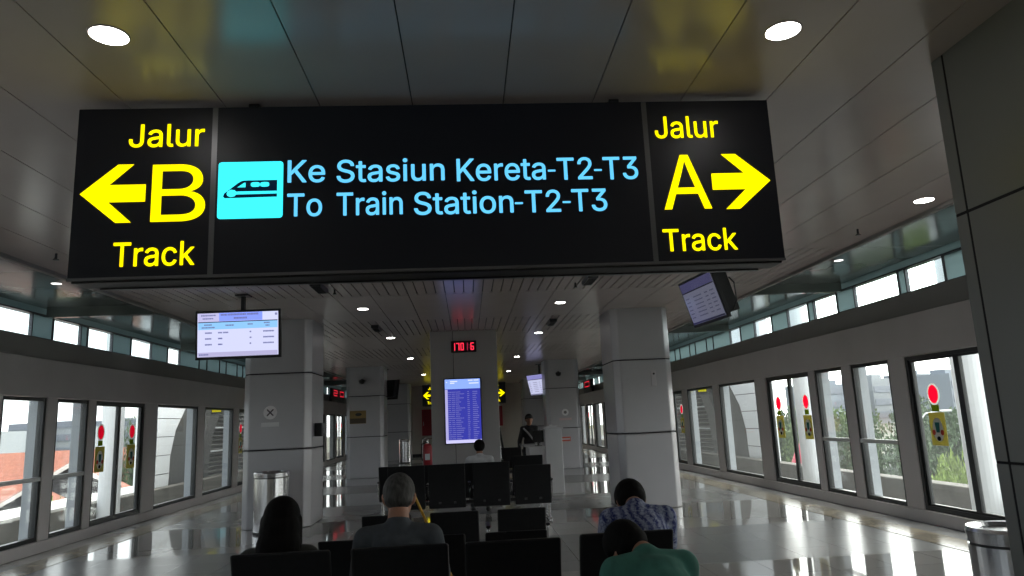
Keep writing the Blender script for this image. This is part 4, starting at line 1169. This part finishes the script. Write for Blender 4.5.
th = thing('roadside_board', 'white board with a red mark on posts beyond the right hand panes', 'sign', (38, 53, -9))
B().box(-1.1, 1.1, -.06, .06, 6.6, 8.9).build('panel', M['whitepaint'], th, local=True)
q = B(); q.plate([(-.62, 8.5), (-.25, 8.5), (0, 7.55), (.25, 8.5), (.62, 8.5), (.2, 7.0), (-.2, 7.0)], -.09, -.06); q.build('red_mark', M['red'], th, local=True)
for x in (-.9, .9): B().cone((x, .08, 0), (x, .08, 6.7), .07, .07, 10).build('post', M['alu'], th, local=True)
th = thing('canopy', 'red pointed canopy tent low beyond the second right door', 'tent', (22.0, 45.5, -9))
q = B(); q.lathe((0, 0, 6.4), [(1.5, 0), (1.45, .5), (1.05, 1.5), (.5, 2.3), (.05, 2.8)], 20); q.build('roof', mat('red_tent_cloth', (.55, .05, .09), .7), th, local=True, smooth=True)
for sx in (-1, 1):
    for sy in (-1, 1): B().cone((sx, sy, 0), (sx, sy, 6.6), .05, .05, 8).build('post', M['alu'], th, local=True)

# tiled houses outside on the left
TILE = mat('orange_roof_tiles', (.23, .08, .05), .8, 0, .18, 3, bump=.4, bscale=8)
GAB = mat('dark_gable_boards', (.05, .05, .055), .8, 0, .2, 3)
HW = mat('grey_house_wall', (.13, .13, .13), .8, 0, .1, 1)
def house(x, y, w, l, zt, rot, label):
    th = thing('house', label, 'house', (x, y, -9), (0, 0, rot), group='tiled houses beyond the left doors')
    h = zt+9; rise = w*.30
    B().box(-w/2, w/2, -l/2, l/2, 0, h-rise).build('wall', HW, th, local=True)
    q = B(); o = .5
    for s in (-1, 1):
        q.prism([(s*(w/2+o), h-rise-o*.6), (0, h), (0, h-.18), (s*(w/2+o), h-rise-o*.6-.18)], lambda a, z: (a, -l/2-o, z), lambda a, z: (a, l/2+o, z))
    q.build('roof', TILE, th, local=True)
    q = B(); 
    for yy in (-l/2, l/2): q.prism([(-w/2, h-rise), (w/2, h-rise), (0, h-.2)], lambda a, z: (a, yy-.06, z), lambda a, z: (a, yy+.06, z))
    q.build('gable', GAB, th, local=True)
    q = B()
    for s in (-1, 1): q.prism([(s*(w/2+o+.05), h-rise-o*.6-.1), (0, h+.05), (0, h-.2), (s*(w/2+o+.05), h-rise-o*.6-.32)], lambda a, z: (a, -l/2-o-.1, z), lambda a, z: (a, -l/2-o, z))
    q.build('bargeboard', CONC, th, local=True)
    for k in range(3): B().box(-w/2+w*(.18+.25*k), -w/2+w*(.32+.25*k), -l/2-.05, -l/2, h-rise-2.2, h-rise-.9).build('window', M['darkmetal'], th, local=True)
    return th
house(-33.5, 62, 11, 30, .75, -1.1, 'long orange tiled roof in the leftmost pane, behind the dark gables')
house(-23.9, 45.8, 7, 8, .34, .46, 'dark gabled house with pale bargeboards in the second left pane')
house(-35, 49.5, 7, 7, .15, .52, 'dark gabled house in the leftmost pane, below the orange roof')
house(-31, 92, 11, 14, .3, .2, 'orange tiled house seen through the left door pair')
house(-20.8, 37.5, 5, 6, -1.0, .46, 'low house just beyond the left ledge')

# distant skyline; aerial haze is put into the pale facade and window colours
SKY1 = mat('haze_tinted_blue_grey_facade', (.22, .25, .29), .8, 0, .06, .05)
SKY2 = mat('haze_tinted_grey_facade', (.28, .30, .32), .8, 0, .06, .05)
WIN = mat('haze_tinted_window_band', (.18, .20, .24), .5, 0, .05, .1)
def tower(x, y, w, d, h, m, label):
    th = thing('tower_block', label, 'building', (x, y, -9), (0, 0, math.atan2(-x, y)*-1), group='distant skyline')
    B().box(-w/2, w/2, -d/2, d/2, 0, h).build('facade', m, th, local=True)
    q = B(); n = max(3, int(h/7))
    for k in range(n): q.box(-w/2+1, w/2-1, -d/2-.3, -d/2, 3+k*7, 6.5+k*7)
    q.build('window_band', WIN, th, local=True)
    B().box(-w/6, w/6, -d/5, d/5, h, h+2.5).build('roof_hut', m, th, local=True)
names = ['tallest', 'broad', 'narrow', 'stepped', 'low', 'slim', 'wide', 'pale']
for i, (az, w, h, m) in enumerate(((27, 40, 26, SKY1), (30.2, 30, 31, SKY2), (32.6, 26, 34, SKY1), (34.6, 30, 38, SKY1), (36.8, 34, 41, SKY2), (39.4, 38, 35, SKY1), (42.0, 34, 32, SKY2), (45, 44, 38, SKY1), (48, 40, 30, SKY2))):
    a = math.radians(az); R_ = 430+(i%3)*34
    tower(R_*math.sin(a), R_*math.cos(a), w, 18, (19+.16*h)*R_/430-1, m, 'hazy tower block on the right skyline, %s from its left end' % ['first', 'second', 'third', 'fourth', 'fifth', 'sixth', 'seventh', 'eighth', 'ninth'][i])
for i, (az, w, h) in enumerate(((-20, 60, 13), (-24.5, 50, 17), (-28.5, 60, 15), (-33, 70, 14))):
    a = math.radians(az); R_ = 480
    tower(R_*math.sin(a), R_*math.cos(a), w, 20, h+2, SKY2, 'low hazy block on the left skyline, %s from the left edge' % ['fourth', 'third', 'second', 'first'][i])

# ------------------------------------------------------------------ light
w = bpy.data.worlds.new('sky'); SC.world = w; w.use_nodes = True
nt = w.node_tree
for n in list(nt.nodes): nt.nodes.remove(n)
o = nt.nodes.new('ShaderNodeOutputWorld'); bg = nt.nodes.new('ShaderNodeBackground'); nt.links.new(bg.outputs[0], o.inputs[0])
tc = nt.nodes.new('ShaderNodeTexCoord')
dot = nt.nodes.new('ShaderNodeVectorMath'); dot.operation = 'DOT_PRODUCT'; dot.inputs[1].default_value = V((.80, .42, .42)).normalized()
nt.links.new(tc.outputs['Generated'], dot.inputs[0])
cr = nt.nodes.new('ShaderNodeValToRGB'); e = cr.color_ramp.elements
e[0].position = 0; e[0].color = (.80, .86, .95, 1); e[1].position = 1; e[1].color = (1, .975, .93, 1)
mp = nt.nodes.new('ShaderNodeMapRange'); mp.inputs['From Min'].default_value = -1; mp.inputs['From Max'].default_value = 1; mp.inputs['To Min'].default_value = 0; mp.inputs['To Max'].default_value = 1
nt.links.new(dot.outputs['Value'], mp.inputs['Value']); nt.links.new(mp.outputs[0], cr.inputs['Fac']); nt.links.new(cr.outputs[0], bg.inputs['Color'])
pw = nt.nodes.new('ShaderNodeMath'); pw.operation = 'POWER'; pw.inputs[1].default_value = 3.
nt.links.new(mp.outputs[0], pw.inputs[0])
ma = nt.nodes.new('ShaderNodeMath'); ma.operation = 'MULTIPLY_ADD'; ma.inputs[1].default_value = SKY_GAIN; ma.inputs[2].default_value = SKY_BASE
nt.links.new(pw.outputs[0], ma.inputs[0]); nt.links.new(ma.outputs[0], bg.inputs['Strength'])
su = bpy.data.lights.new('sun', 'SUN'); su.energy = 1.6; su.angle = math.radians(12); su.color = (1, .96, .9)
so = bpy.data.objects.new('sun', su); COL.objects.link(so); so.location = (30, 10, 40)
so.rotation_euler = (V((-.25, .35, -.9))).to_track_quat('-Z', 'Y').to_euler()

# ------------------------------------------------------------------ camera
ca = bpy.data.cameras.new('camera'); co = bpy.data.objects.new('camera', ca); COL.objects.link(co); SC.camera = co
F = 710.9; pi_, ya, ro = map(math.radians, (10.526, 3.952, -2.515))
fw = V((math.sin(ya)*math.cos(pi_), math.cos(ya)*math.cos(pi_), math.sin(pi_))); r0 = V((math.cos(ya), -math.sin(ya), 0)); u0 = r0.cross(fw)
r_ = r0*math.cos(ro)+u0*math.sin(ro); u_ = -r0*math.sin(ro)+u0*math.cos(ro)
co.matrix_world = Matrix(((r_.x, u_.x, -fw.x, 0), (r_.y, u_.y, -fw.y, 0), (r_.z, u_.z, -fw.z, 1.6), (0, 0, 0, 1)))
ca.sensor_width = 36; ca.lens = F*36/1024; ca.clip_start = .05; ca.clip_end = 2000

vs_ = SC.view_settings; SC.display_settings.display_device = 'sRGB'
vs_.view_transform = 'Standard'; vs_.look = 'None'; vs_.gamma = 1; vs_.use_curve_mapping = False; vs_.exposure = EXPOSURE
SC.cycles.use_denoising = True
SC.cycles.max_bounces = 8; SC.cycles.diffuse_bounces = 4; SC.cycles.glossy_bounces = 4; SC.cycles.transparent_max_bounces = 12
SC.cycles.caustics_reflective = False; SC.cycles.caustics_refractive = False; SC.cycles.sample_clamp_indirect = 6
